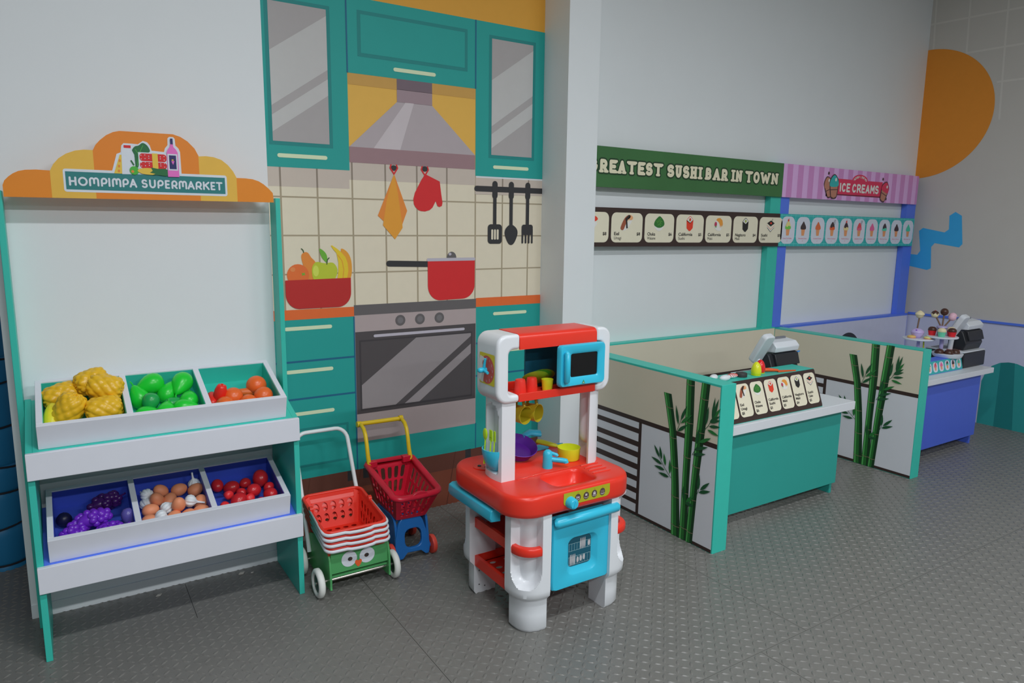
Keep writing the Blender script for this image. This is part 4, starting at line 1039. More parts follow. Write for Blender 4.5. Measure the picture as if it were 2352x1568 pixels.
# cup holder on the left upright with cutlery
ch_ = MB(); R = []
for j in range(9):
    z = .503 + .072 * j / 8; k = min(1, .25 + (j / 8) ** .55 * .85)
    R.append([(1.160 + .004 - .040 * k * sin(pi * i / 16), 1.904 + .046 * k ** .7 * cos(pi * i / 16), z) for i in range(17)])
Ri = [[(lerp(1.160, x, .9), lerp(1.904, y, .92), z) for x, y, z in r] for r in R]
ch_.rings(R[:], True, False, closed=False); ch_.rings(Ri[1:], True, False, closed=False)
ch_.add(R[-1] + Ri[-1], [(i, i + 1, 17 + i + 1, 17 + i) for i in range(16)])
ch_.build('cutlery_cup', KB, kt, smooth=60)
CUT = mat('cutlery_lime', (158, 190, 22), .38)
def cutlery(kind, label, x, y, lean):
    mb = MB(); z0, z1 = .522, .606
    mb.tube([(x, y, z0), (x + lean * .5, y, (z0 + z1) / 2), (x + lean, y, z1)], [.0032, .0028, .0024], 8, flat=.6)
    if kind == 'spoon': mb.ball((x + lean, y + .001, .622), (.004, .0135, .0195), 16, 10)
    elif kind == 'fork':
        mb.box(x + lean - .0015, x + lean + .0015, y - .0085, y + .0085, .604, .616)
        for k in (-1, -.33, .33, 1): mb.box(x + lean - .0015, x + lean + .0015, y + k * .007 - .0014, y + k * .007 + .0014, .614, .640)
    else: mb.prism([(y - .006, .604), (y + .006, .604), (y + .006, .634), (y + .001, .640), (y - .005, .636)], lambda u, v, w_: (w_, u, v), x + lean - .0012, x + lean + .0012)
    o = mb.build('toy_' + kind, CUT, loc=(x, y, z0), smooth=40); tag(o, label, 'cutlery', 'lime cutlery in the blue cup')
cutlery('spoon', 'lime green toy spoon standing in the blue cup holder', 1.136, 1.922, .004)
cutlery('fork', 'lime green toy fork standing in the blue cup holder', 1.141, 1.898, .006)
cutlery('knife', 'lime green toy knife standing in the blue cup holder', 1.146, 1.884, .006)
# hood end caps (C shapes), red top and tray
def endcap(xo, xi, xs, sgn):
    # xo outer, xs inner edge beside the opening, xi far inner edge
    pf = []
    o_ = [(xi, .956)] + [(xo + sgn * (.036 - .036 * cos(radians(a))), .920 + .036 * sin(radians(a))) for a in range(90, -1, -15)] + [(xo + sgn * (.040 - .040 * cos(radians(a))), .776 - .040 * sin(radians(a))) for a in range(0, 91, 15)] + [(xi, .736), (xi, .762), (xi - sgn * .012, .762)]
    i_ = [(xs + sgn * (.014 - .014 * sin(radians(a))), .776 - .014 * cos(radians(a))) for a in range(0, 91, 15)] + [(xs + sgn * (.018 - .018 * cos(radians(a))), .890 + .018 * sin(radians(a))) for a in range(0, 91, 15)] + [(xi, .908)]
    MB().prism(o_ + i_, lambda u, v, w_: (u, w_, v), 1.838, 1.968).build('hood_end', KW, kt, smooth=40, bevel=.010, segs=4)
endcap(1.131, 1.2165, 1.176, 1)
endcap(1.588, 1.5275, 1.555, -1)
mb = MB(); R = []
pf = [(1.968, .956), (1.862, .956), (1.852, .954), (1.844, .948), (1.841, .940), (1.840, .906), (1.846, .906), (1.848, .938), (1.855, .946), (1.968, .948)]
MB().prism(pf, lambda u, v, w_: (w_, u, v), 1.2165, 1.5275).build('hood_top', KR, kt, smooth=40)
pf = [(1.842, .736), (1.968, .742), (1.968, .775), (1.963, .775), (1.963, .748), (1.847, .744), (1.847, .7625), (1.842, .7625)]
tr = MB().prism(pf, lambda u, v, w_: (w_, u, v), 1.2165, 1.5275).build('hood_tray', KR, kt, smooth=30, bevel=.001)
for x in (1.268, 1.325, 1.372, 1.425): MB().tube([(x, 1.90, .742), (x, 1.90, .732), (x, 1.893, .726), (x, 1.886, .730)], .005, 8).build('hook', mat('hook_teal', (24, 112, 116), .4), tr, smooth=60)
# microwave
MB().box(1.318, 1.553, 1.960, 1.967, .748, .908).build('microwave_back', mat('microwave_back_blue', (14, 72, 92), .4), kt, smooth=0)
md = MB(); mO = rrect(1.359, .770, 1.549, .909, .012, 4); mC = (1.461, .840); mI = rrect(1.398, .793, 1.525, .886, .012, 4); mB_ = rrect(1.405, .800, 1.518, .879, .006, 4)
a_, b_, c_ = [ctr_sample(x, mC, 80) for x in (mO, mI, mB_)]
md.rings([Y3(a_, 1.836), Y3(a_, 1.822), Y3(inset_p(a_, mC, .004), 1.817), Y3(b_, 1.817), Y3(c_, 1.822), Y3(c_, 1.836)], False, False)
mdo = md.build('microwave_door', KB, kt, smooth=40)
MB().box(1.398, 1.525, 1.825, 1.830, .793, .886).build('microwave_window', KBLK, mdo, smooth=0)
MB().tube([(1.380, 1.812, .787), (1.380, 1.808, .791), (1.380, 1.807, .84), (1.380, 1.808, .884), (1.380, 1.812, .888)], [.006, .0095, .010, .0095, .006], 12).build('door_handle', KB, mdo, smooth=60)
q = PR((0, 1.817, 0), (1, 0, 0), (0, 0, 1), (0, -1, 0))
q.poly('door_emblem', mat('emblem_green', (40, 120, 60), .5), [(1.449, .776), (1.463, .776), (1.456, .789)], 1); q.poly('door_emblem', ICW, [(1.452, .778), (1.460, .778), (1.456, .782)], 2)
for o in q.build(kt).values(): o.parent = mdo
# clock sticker and hands on the left end
q = PR((1.131, 0, 0), (0, -1, 0), (0, 0, 1), (-1, 0, 0))   # u = -y
CKR = mat('clock_red', (168, 64, 58), .5); CKY = mat('clock_yellow', (176, 162, 20), .5); CKW = mat('clock_white', (184, 182, 180), .5)
u0_, u1_ = -1.944, -1.852
q.rr('clock_sticker', CKY, u0_, .793, u1_, .893, .005, 1)
q.ell('clock_sticker', CKR, -1.898, .841, .044, .045, 2, 36)
q.poly('clock_sticker', CKW, [(u0_, .806), (u0_, .866), (-1.938, .883), (-1.928, .880), (-1.920, .880), (-1.907, .872), (-1.904, .862), (-1.909, .846), (-1.914, .866), (-1.922, .868), (-1.925, .858), (-1.918, .842), (-1.914, .826), (-1.918, .810), (-1.920, .797), (-1.935, .797)], 3)
for st_, a in (('12', 90), ('1', 60), ('2', 30), ('3', 0), ('4', -30), ('5', -60), ('6', -90)):
    q.text('clock_sticker', SGW, st_, -1.898 + .035 * cos(radians(a)), .837 + .036 * sin(radians(a)), .008, al='c', l=4)
ck = q.build(kt)['clock_sticker']
hub = MB().lathe([(.0001, 0), (.007, 0), (.0085, .012), (.0085, .024), (.006, .030), (.0001, .031)], (1.131, 1.903, .840), 'x', 18, M=Matrix.Rotation(0, 3, 'X')).xf(Matrix.Translation((1.131, 0, 0)) @ Matrix.Scale(-1, 4, (1, 0, 0)) @ Matrix.Translation((-1.131, 0, 0)))
hb = hub.build('clock_hub', KB, kt, smooth=60)
MB().tube([(1.122, 1.903, .842), (1.121, 1.898, .860), (1.121, 1.893, .878)], [.0055, .0045, .0040], 10).build('clock_hand', KB, hb, smooth=60)
MB().tube([(1.119, 1.903, .840), (1.119, 1.888, .838), (1.119, 1.874, .835)], [.0058, .0055, .0045], 10).build('clock_hand', KB, hb, smooth=60)
# faucet
fx, fy = 1.371, 1.893
fc = MB().lathe([(.0175, .474), (.0175, .490), (.0165, .510), (.0165, .524), (.0135, .533), (.007, .538), (.0001, .539)], (fx, fy, 0), seg=24).build('faucet', KB, kt, smooth=60)
MB().tube([(fx, fy, .507), (fx + .018, fy - .014, .504), (fx + .040, fy - .030, .502), (fx + .050, fy - .037, .500), (fx + .051, fy - .038, .494)], [.009, .009, .0095, .0095, .009], 12).build('faucet_spout', KB, fc, smooth=60)
MB().tube([(fx + .008, fy - .006, .528), (fx + .024, fy - .018, .521), (fx + .026, fy - .020, .517)], [.006, .0065, .006], 10).build('faucet_lever', KB, fc, smooth=60)

# ------------------------------------------------------------------ loose toy kitchenware
RCUP = mat('cup_red', (216, 46, 34), .32); LCUP = mat('cup_lime', (176, 182, 22), .35); OLV = mat('pan_olive', (132, 136, 18), .38); GPL = mat('plate_green', (60, 140, 30), .35); GPL2 = mat('plate_olive', (112, 142, 26), .35); MUG = mat('mug_yellow', (144, 132, 20), .4); BPAN = mat('blue_translucent', (36, 138, 168), .35)
tb = MB().lathe([(.0205, 0), (.0200, .010), (.0178, .040), (.0160, .047), (.0120, .0485), (.0001, .0485)], seg=28)
for i, (x, y, ph) in enumerate(((1.262, 1.905, 'left of the pair on the hood shelf'), (1.311, 1.910, 'right of the pair, beside the lime cup'))):
    o = tb.build('toy_tumbler', RCUP, smooth=40) if i == 0 else dup(o)
    place(o, (x, y, .7465)); tag(o, 'red toy tumbler turned upside down, ' + ph, 'cup', 'red tumblers on the hood shelf')
o = MB().lathe([(.0001, .001), (.0165, 0), (.0205, .040), (.0195, .040), (.0160, .003), (.0001, .003)], seg=28).build('toy_cup', LCUP, smooth=40)
place(o, (1.362, 1.892, .7465)); tag(o, 'lime green toy cup on the hood shelf', 'cup')
for i, (x, y, z, m, ph) in enumerate(((1.345, 1.938, .748, GPL2, 'front one'), (1.365, 1.944, .7485, GPL, 'middle one'), (1.380, 1.950, .749, GPL2, 'rearmost'))):
    o = MB().lathe([(.0001, -.003), (.030, -.003), (.046, .005), (.047, .006), (.046, .0075), (.030, 0), (.0001, 0)], seg=36).build('toy_plate', m, smooth=40)
    place(o, (x, y, z + .030), (radians(-38), radians(14), 0)); tag(o, 'green toy plate leaning behind the cups, ' + ph + ' of three', 'plate', 'plates on the hood shelf')
for i, (x, ph) in enumerate(((1.256, 'half hidden by the left upright'), (1.300, 'right of the other'))):
    t = thing('toy_mug', 'yellow toy mug hanging from hook under the hood, ' + ph, 'mug', (0, 0, 0), 'hanging mugs')
    MB().lathe([(.0001, .002), (.0195, 0), (.0215, .040), (.0205, .040), (.018, .004), (.0001, .004)], seg=28).build('body', MUG, t, smooth=40)
    MB().tube([(.019, 0, .008), (.032, 0, .010), (.036, 0, .020), (.032, 0, .031), (.020, 0, .034)], .0038, 8).build('handle', MUG, t, smooth=60)
    place(t, (x, 1.935, .676), (0, radians(-90), radians(104 + 10 * i)), 1.42)
t = thing('frying_pan', 'purple toy frying pan propped up on the worktop behind the faucet', 'pan', (0, 0, 0))
MB().lathe([(.0001, 0), (.052, 0), (.066, .030), (.068, .0315), (.0665, .0325), (.051, .003), (.0001, .003)], seg=40).build('pan_body', KPUR, t, smooth=40)
MB().tube([(.045, .048, .026), (.085, .060, .026), (.125, .050, .022)], [.006, .010, .011], 10, flat=1.6).build('handle', BPAN, t, smooth=60)
place(t, (1.335, 2.030, .4975), (radians(22), 0, 0))
t = thing('saucepan', 'lime green toy saucepan with olive handle on the worktop', 'pan', (1.497, 1.925, .476))
MB().lathe([(.0001, .4765), (.036, .4765), (.0385, .480), (.041, .520), (.0395, .520), (.037, .482), (.0001, .480)], (1.488, 1.928, 0), seg=36).build('pan_body', LCUP, t, smooth=40)
MB().tube([(1.465, 1.962, .516), (1.448, 1.985, .520), (1.428, 2.012, .524), (1.418, 2.026, .525)], [.006, .0085, .0095, .008], 10, flat=1.4).build('handle', OLV, t, smooth=60)
t = thing('toy_spatula', 'translucent blue toy spatula lying at the back of the worktop', 'spatula', (1.46, 2.07, .478))
MB().prism(rrect(1.425, 2.055, 1.50, 2.105, .015, 4), lambda u, v, w_: (u, v, w_), .4765, .4795).build('blade', BPAN, t)
MB().tube([(1.50, 2.08, .481), (1.56, 2.06, .482)], .005, 8).build('handle', BPAN, t)

# ------------------------------------------------------------------ sushi and ice cream booths
CREAM = mat('print_cream', (172, 165, 148), .55, .03, 6); SHOJ = mat('print_paper_white', (172, 174, 180), .55, .02, 6); DBRN = mat('print_dark_brown', (44, 30, 27), .5)
BMD = mat('bamboo_dark', (10, 44, 20), .5); BMM = mat('bamboo_mid', (24, 84, 32), .5); BML = mat('bamboo_light', (66, 138, 70), .5); BMN = mat('bamboo_node', (98, 92, 72), .5); LEAF = mat('bamboo_leaf', (18, 66, 36), .5); LEAF2 = mat('bamboo_leaf_light', (26, 92, 40), .5)
sb_ = thing('sushi_booth', 'sushi bar play booth with teal-edged bamboo print panels, green sign and menu strip', 'play booth', (2.9, 2.4, 0))
PT = .690
panL = MB().box(2.128, 2.210, 1.806, 2.622, 0, PT + .003).box(2.146, 2.210, 2.622, 2.755, 0, PT + .003).build('side_panel', TEAL, sb_, smooth=0, bevel=.0015)
panR = MB().box(3.693, 3.768, 1.860, 2.806, 0, PT - .004).build('side_panel', TEAL, sb_, smooth=0, bevel=.0015)
panB = MB().box(2.212, 3.692, 2.757, 2.807, 0, PT + .001).build('back_panel', TEAL, sb_, smooth=0, bevel=.0015)

def lattice(p, y_end, yb, dy, zt):
    p.rect('printed_lattice', CREAM, y_end, .44, yb, zt, 0); p.rect('printed_lattice', SHOJ, y_end, 0.004, yb, .44, 0)
    p.rect('printed_lattice', DBRN, y_end, .436, yb, .4555, 1); p.rect('printed_lattice', DBRN, y_end, .003, yb, .0175, 1)
    if 2.236 + dy < yb:
        p.rect('printed_lattice', DBRN, 2.236 + dy, .017, min(2.254 + dy, yb), .437, 1)
        for a, b in ((.385, .407), (.324, .348), (.274, .300), (.218, .244), (.164, .187), (.107, .131), (.057, .076)):
            p.rect('printed_lattice', DBRN, 2.254 + dy, a, yb, b, 1)
def ipol(tab, z):
    for i in range(len(tab) - 1):
        (z0, y0), (z1, y1) = tab[i], tab[i + 1]
        if z <= z1 or i == len(tab) - 2: return lerp(y0, y1, (z - z0) / (z1 - z0))
def leaf(p, base, tip, w=.016, l=9, m=None):
    b = Vector(base); t_ = Vector(tip); d = t_ - b; n = Vector((-d.y, d.x)).normalized()
    pts = [tuple(b)] + [tuple(b + d * k + n * (w / 2) * s_) for k, s_ in ((.2, .75), (.42, 1), (.7, .7))] + [tuple(t_)] + [tuple(b + d * k - n * (w / 2) * s_) for k, s_ in ((.7, .7), (.42, 1), (.2, .75))]
    p.poly('printed_bamboo', m or LEAF, pts, l)
def bamboo(p, dy, zt):
    culms = [([(0, 2.031), (.26, 2.044), (.464, 2.072), (.605, 2.111)], [(0, 1.98), (.273, 2.004), (.448, 2.029), (.605, 2.067)], .605, [.548, .424, .301, .174, .048]),
             ([(0, 1.986), (.174, 1.983), (.419, 1.982), (.70, 1.988)], [(0, 1.940), (.291, 1.946), (.485, 1.938), (.70, 1.944)], zt, [.666, .509, .362, .209, .056]),
             ([(0, 1.948), (.295, 1.933), (.489, 1.921), (.70, 1.905)], [(0, 1.912), (.273, 1.897), (.474, 1.878), (.70, 1.862)], .686, [.623, .484, .337, .194, .051])]
    for ci, (L, R, top, nodes) in enumerate(culms):
        zs = [.002] + [top * k / 8 for k in range(1, 9)]
        for f0, f1, m, l in ((0, 1, BMD, 2), (0, .62, BMM, 3), (.10, .26, BML, 4)):
            pts = [(lerp(ipol(L, z), ipol(R, z), f0) + dy, z) for z in zs] + [(lerp(ipol(L, z), ipol(R, z), f1) + dy, z) for z in reversed(zs)]
            p.poly('printed_bamboo', m, pts, l + ci * 0)
        for z in nodes:
            a, b = ipol(L, z) + dy, ipol(R, z) + dy
            p.stroke('printed_bamboo', BMN, [(a, z + .002), ((a + b) / 2, z - .004), (b, z - .001)], .003, 6, cap=False)
    lv = [((2.018, .485), (2.037, .566)), ((2.006, .508), (1.975, .575)), ((2.005, .495), (1.946, .544)), ((2.021, .457), (1.968, .498)),
          ((1.842, .549), (1.833, .642)), ((1.838, .556), (1.814, .640)), ((1.842, .548), (1.803, .604)), ((1.854, .539), (1.803, .573)), ((1.853, .536), (1.801, .556)), ((1.856, .519), (1.800, .529)), ((1.863, .504), (1.804, .492)), ((1.872, .52), (1.862, .60)),
          ((2.116, .316), (2.152, .364)), ((2.103, .311), (2.118, .367)), ((2.079, .29), (2.092, .342)), ((2.099, .29), (2.166, .306)), ((2.083, .27), (2.146, .272)), ((2.056, .247), (2.12, .249)), ((2.052, .262), (2.056, .325)),
          ((1.893, .243), (1.890, .309)), ((1.882, .247), (1.835, .293)), ((1.890, .234), (1.829, .258)),
          ((1.901, .441), (1.842, .474)), ((1.925, .405), (1.854, .434)), ((1.931, .382), (1.864, .402)), ((1.915, .43), (1.905, .50)), ((1.955, .17), (1.915, .21)), ((1.96, .165), (1.91, .168)), ((1.967, .175), (1.972, .235))]
    for i, (b, t_) in enumerate(lv): leaf(p, (b[0] + dy, b[1]), (t_[0] + dy, t_[1]), .0135 if 4 <= i <= 11 else .0150, 8 + (i % 3) + .05 * (i % 7), LEAF2 if i % 4 == 2 else LEAF)
    for s_ in ([(2.026, .455), (2.012, .49), (1.985, .56)], [(1.888, .488), (1.86, .52), (1.838, .56)], [(2.045, .247), (2.085, .28), (2.118, .318)], [(1.907, .205), (1.890, .243)], [(1.935, .38), (1.90, .44)]):
        p.stroke('printed_bamboo', LEAF, [(a + dy, b) for a, b in s_], .0022, 7)
p = PR((2.128, 0, 0), (0, 1, 0), (0, 0, 1), (-1, 0, 0)); lattice(p, 1.812, 2.62, 0, .684); bamboo(p, 0, .684)
for o in p.build(sb_).values(): o.parent = panL
p = PR((2.210, 0, 0), (0, 1, 0), (0, 0, 1), (1, 0, 0)); lattice(p, 1.812, 2.755, 0, .684)
for o in p.build(sb_).values(): o.parent = panL
p = PR((3.693, 0, 0), (0, 1, 0), (0, 0, 1), (-1, 0, 0)); lattice(p, 1.864, 2.755, .147, .680); bamboo(p, .147, .680)
for o in p.build(sb_).values(): o.parent = panR
p = PR((0, 2.757, 0), (1, 0, 0), (0, 0, 1), (0, -1, 0))
p.rect('printed_lattice', CREAM, 2.215, .44, 3.69, .684, 0); p.rect('printed_lattice', SHOJ, 2.215, .004, 3.69, .44, 0); p.rect('printed_lattice', DBRN, 2.215, .436, 3.69, .4555, 1); p.rect('printed_lattice', DBRN, 2.215, .003, 3.69, .0175, 1)
for x in (2.6, 3.0, 3.4): p.rect('printed_lattice', DBRN, x - .009, .017, x + .009, .437, 1)
for o in p.build(sb_).values(): o.parent = panB
MB().box(3.583, 3.676, 2.768, 2.807, .687, 1.66).build('post', TEAL, sb_, smooth=0, bevel=.001)

# sign and menu boards (hung a touch out of level)
SYF = 2.752; TA = .0058
def board_pr(): return PR((2.15, SYF, 0), (cos(TA), 0, -sin(TA)), (sin(TA), 0, cos(TA)), (0, -1, 0))
def hboard(name, x0, x1, z0, z1, m, parent):
    f = lambda x, z: (2.15 + (x - 2.15) * cos(TA) + z * sin(TA), z * cos(TA) - (x - 2.15) * sin(TA))
    c = [f(x0, z0), f(x1, z0), f(x1, z1), f(x0, z1)]
    return MB().prism(c, lambda u, v, w_: (u, w_, v), SYF, SYF + .0155).build(name, m, parent, smooth=0, bevel=.0008)
SGR = mat('sushi_sign_green', (46, 88, 48), .5, .18, 5); SGD = mat('sushi_sign_outline', (20, 48, 26), .5); SGC = mat('sushi_sign_letter', (196, 190, 164), .5)
sgn = hboard('sign_board', 2.150, 3.652, 1.4795, 1.6735, SGR, sb_)
p = board_pr()
word = [('G', 2.188, 2.245), ('R', 2.254, 2.312), ('E', 2.317, 2.366), ('A', 2.370, 2.428), ('T', 2.431, 2.497), ('E', 2.503, 2.551), ('S', 2.556, 2.607), ('T', 2.611, 2.678),
        ('S', 2.706, 2.760), ('U', 2.765, 2.816), ('S', 2.820, 2.872), ('H', 2.876, 2.930), ('I', 2.936, 2.970), ('B', 2.989, 3.045), ('A', 3.049, 3.112), ('R', 3.116, 3.174), ('I', 3.200, 3.229), ('N', 3.233, 3.291),
        ('T', 3.314, 3.380), ('O', 3.384, 3.440), ('W', 3.444, 3.537), ('N', 3.541, 3.606)]
for ch, a, b in word:
    u = (a - 2.15); v = (b - 2.15)
    for w_, m, l, g in ((.033, SGD, 1, .009), (.0180, SGC, 2, 0)):
        wi = .0165
        for pl in GL[ch]:
            h = wi / 2 + .0015
            hx = h + (.0040 if ch not in 'SOGEI' else 0)
            qq = [(lerp(u + hx, v - hx, x), lerp(1.5475 + h, 1.6135 - h, z)) for x, z in pl]
            p.stroke('sign_lettering', m, qq, w_, l)
            for e in (pl[0], pl[-1]):
                if e[1] in (0, 1) and ch not in 'SOG':
                    eu = lerp(u + hx, v - hx, e[0]); ev = lerp(1.5475 + h * .75, 1.6135 - h * .75, e[1])
                    s_ = .0085 if ch != 'I' else .012
                    p.stroke('sign_lettering', m, [(eu - s_, ev), (eu + s_, ev)], w_ - .0055, l)
for o in p.build(sb_).values(): o.parent = sgn

# menu icons
IW = mat('icon_white', (196, 194, 190), .5); IBR = mat('icon_brown', (126, 66, 44), .5); ITN = mat('icon_tan', (196, 140, 96), .5); IBK = mat('icon_black', (28, 26, 26), .5); IGR = mat('icon_green', (34, 92, 36), .5); IGR2 = mat('icon_green_light', (76, 130, 48), .5); IRD = mat('icon_red', (206, 52, 26), .5); IOR = mat('icon_orange', (214, 142, 52), .5); IMG = mat('icon_magenta', (150, 40, 70), .5); IGY = mat('icon_grey', (150, 150, 152), .5)
def icon(p, part, k, cu, cv, s, l=3):
    def T(pts): return [(cu + x * s, cv + y * s) for x, y in pts]
    if k == 0:
        p.poly(part, IW, T(smooth_closed([(-.8, -.5), (.2, -.8), (.8, -.2), (.3, .2)], 4)), l); p.poly(part, IRD, T(smooth_closed([(-.9, -.2), (0, -.1), (.9, .3), (.5, .7), (-.3, .6)], 4)), l + 1)
    elif k == 1:
        p.poly(part, IW, T(smooth_closed([(-.7, -.9), (.0, -.9), (.6, -.2), (.9, .3), (.4, .2)], 4)), l)
        p.poly(part, IBR, T(smooth_closed([(-1, -.7), (-.5, -.9), (0, .1), (.6, .7), (.3, .95), (-.4, .5)], 4)), l + 1); p.poly(part, ITN, T(smooth_closed([(.2, .5), (.7, .3), (1, .5), (.9, .8), (.4, .95)], 4)), l + 1)
        p.poly(part, IBK, T([(-.3, .45), (.3, .95), (.55, .85), (.05, .3), (.2, -.7), (-.05, -.75), (-.15, .1)]), l + 2)
    elif k == 2:
        p.poly(part, IW, T(arc(0, -.1, .85, .9, 180, 360, 12)), l)
        p.poly(part, IGR, T(smooth_closed([(-.9, -.2), (-.75, .3), (-.4, .65), (0, .9), (.4, .7), (.8, .3), (.9, -.2), (.5, -.5), (0, -.6), (-.5, -.5)], 4)), l + 1)
        for a in range(12): p.ell(part, IGR2, cu + s * .55 * cos(a * 2.4) * (.3 + .06 * a), cv + s * (.1 + .5 * sin(a * 2.4) * (.3 + .06 * a)), s * .10, s * .06, l + 2, 8)
    elif k in (3, 5):
        m = IRD if k == 3 else IBK
        p.poly(part, m, T([(-.62, .45), (-.55, -.6), (-.1, -.95), (.15, -.95), (.6, -.55), (.65, .5)]), l)
        p.poly(part, m, T([(-.66, .45), (-.1, 1), (.15, 1), (.66, .55), (.05, .05)]), l); p.poly(part, IW, T([(-.56, .48), (-.08, .92), (.12, .92), (.58, .55), (.05, .15)]), l + 1)
        p.ell(part, IRD if k == 3 else mat('icon_lime', (130, 140, 60), .5), cu + .02 * s, cv + .55 * s, s * .2, s * .22, l + 2, 10)
        if k == 3: p.ell(part, IGR2, cu - .12 * s, cv + .48 * s, s * .09, s * .09, l + 3, 8)
    elif k == 4:
        p.poly(part, IW, T(smooth_closed([(-.8, -.3), (-.6, .5), (0, .6), (.6, -.2), (.5, -.8), (-.3, -.8)], 4)), l)
        p.poly(part, IOR, T([(-.5, .6), (-.2, .85), (.3, .9), (.75, .6), (.9, .1), (.8, -.3), (.7, 0), (.6, -.4), (.5, -.05), (.4, -.5), (.25, .0), (.05, .3)]), l + 1)
        p.ell(part, IMG, cu - .55 * s, cv + .02 * s, s * .25, s * .35, l + 2, 12); p.ell(part, IGR2, cu - .5 * s, cv - .3 * s, s * .12, s * .14, l + 3, 8)
    else:
        p.poly(part, IW, T([(-.8, .2), (0, -.35), (.8, .2), (.8, -.3), (0, -.95), (-.8, -.3)]), l); p.stroke(part, IBK, T([(-.75, -.3), (0, -.9), (.75, -.3)]), s * .07, l + 1); p.stroke(part, ITN, T([(-.78, .0), (0, -.55), (.78, .0)]), s * .10, l + 1)
        p.poly(part, IBK, T([(-.85, .35), (0, .75), (.85, .35), (0, -.1)]), l + 2); p.ell(part, IRD, cu, cv + .36 * s, s * .22, s * .15, l + 3, 10); p.stroke(part, IBK, T([(.1, .45), (.35, 1.0)]), s * .06, l + 3)
mnb = hboard('menu_board', 2.150, 3.652, 1.1905, 1.3825, DBRN, sb_)
p = board_pr()
CARD = mat('menu_card', (186, 180, 160), .5)
for i, (a, b, c) in enumerate(MENU):
    x0 = 2.1200 + .2247 * i - 2.15; x1 = x0 + .2085
    xa = max(x0, .003)
    p.rr('menu_card#%d' % i, CARD, xa, 1.2115, x1, 1.3595, .030, 1)
    icon(p, 'menu_icon#%d' % i, i, (x0 + x1) / 2 - .004, 1.311, .040, 3)
    if i: p.text('menu_text#%d' % i, IBK, a, x0 + .020, 1.2475, .0165, wid=min(.105, .011 * len(a)), off=.02, l=3); p.text('menu_subtext#%d' % i, IBK, b, x0 + .020, 1.2265, .0155, wid=.0095 * len(b), off=0, l=3)
    p.text('menu_price#%d' % i, IBK, c, x1 - .014, 1.2475, .0155, wid=.024, off=.02, l=3, al='r')
p.build(sb_)

# ------------------------------------------------------------------ ice cream booth
ib = thing('ice_cream_booth', 'ice cream play booth with blue posts, pink striped sign and cone menu strip', 'play booth', (4.45, 2.75, 0))
MB().box(3.677, 3.757, 2.768, 2.807, .687, 1.655).build('post', BLUR, ib, smooth=0, bevel=.001)
MB().box(5.058, 5.168, 2.768, 2.807, .002, 1.650).build('post', BLUR, ib, smooth=0, bevel=.001)
bp_ = MB().box(3.769, 5.187, 2.757, 2.807, 0, .690).build('back_panel', BLUR, ib, smooth=0, bevel=.001)
p = PR((0, 2.757, 0), (1, 0, 0), (0, 0, 1), (0, -1, 0))
p.rect('printed_sheet', LIL, 3.772, .002, 5.183, .676, 0)
for cx in (4.47,):
    p.ell('printed_wheel', mat('print_wheel_black', (34, 34, 40), .5), cx, .452, .148, .148, 1, 40); p.ell('printed_wheel', mat('print_wheel_grey', (112, 114, 124), .5), cx, .452, .098, .098, 2, 40)
for o in p.build(ib).values(): o.parent = bp_
PK1 = mat('ice_sign_pink', (186, 146, 190), .5); PK2 = mat('ice_sign_pink_dark', (166, 112, 160), .5); IRS = mat('ice_sign_red', (176, 36, 70), .5); IRD2 = mat('ice_sign_shadow', (96, 24, 46), .5); ITL = mat('ice_teal', (32, 140, 140), .5); CONE = mat('ice_cone', (150, 100, 82), .5); OUTL = mat('ice_outline', (62, 40, 46), .5)
isg = hboard('sign_board', 3.653, 5.134, 1.4795, 1.6735, PK1, ib)
p = board_pr(); U = lambda x: x - 2.15
k = 0
while True:
    x0 = 3.687 + k * .1015
    if x0 > 5.13: break
    p.rect('sign_stripe', PK2, U(x0), 1.4798, U(min(x0 + .051, 5.133)), 1.6732, 0.2); k += 1
p.poly('sign_plate', IRD2, [(U(4.19), 1.510), (U(4.685), 1.510), (U(4.685), 1.60), (U(4.19), 1.60)], 1)
p.poly('sign_plate', IRS, [(U(4.185), 1.518), (U(4.685), 1.518), (U(4.690), 1.612), (U(4.52), 1.612)] + [(U(4.43) + .088 * cos(radians(a)), 1.606 + .042 * sin(radians(a))) for a in range(0, 181, 15)] + [(U(4.34), 1.612), (U(4.185), 1.612)], 2)
ice = [('I', 4.210, 4.232), ('C', 4.236, 4.280), ('E', 4.286, 4.326), ('C', 4.348, 4.394), ('R', 4.400, 4.446), ('E', 4.452, 4.492), ('A', 4.497, 4.545), ('M', 4.550, 4.602), ('S', 4.606, 4.648)]
for ch, a, b in ice: p.letter('sign_lettering', IW, ch, U(a), U(b), 1.532, 1.588, .0125, 4)
arcw = 'HOMPImPA\'S'
for j, ch in enumerate(['H', 'O', 'm', 'P', 'I', 'm', 'P', 'A', 'S']):
    a = radians(148 - j * 14.5); cxx = U(4.43) + .076 * cos(a); czz = 1.596 + .036 * sin(a)
    p.letter('sign_lettering', IW, ch, cxx - .007, cxx + .007, czz - .008, czz + .008, .0035, 4)
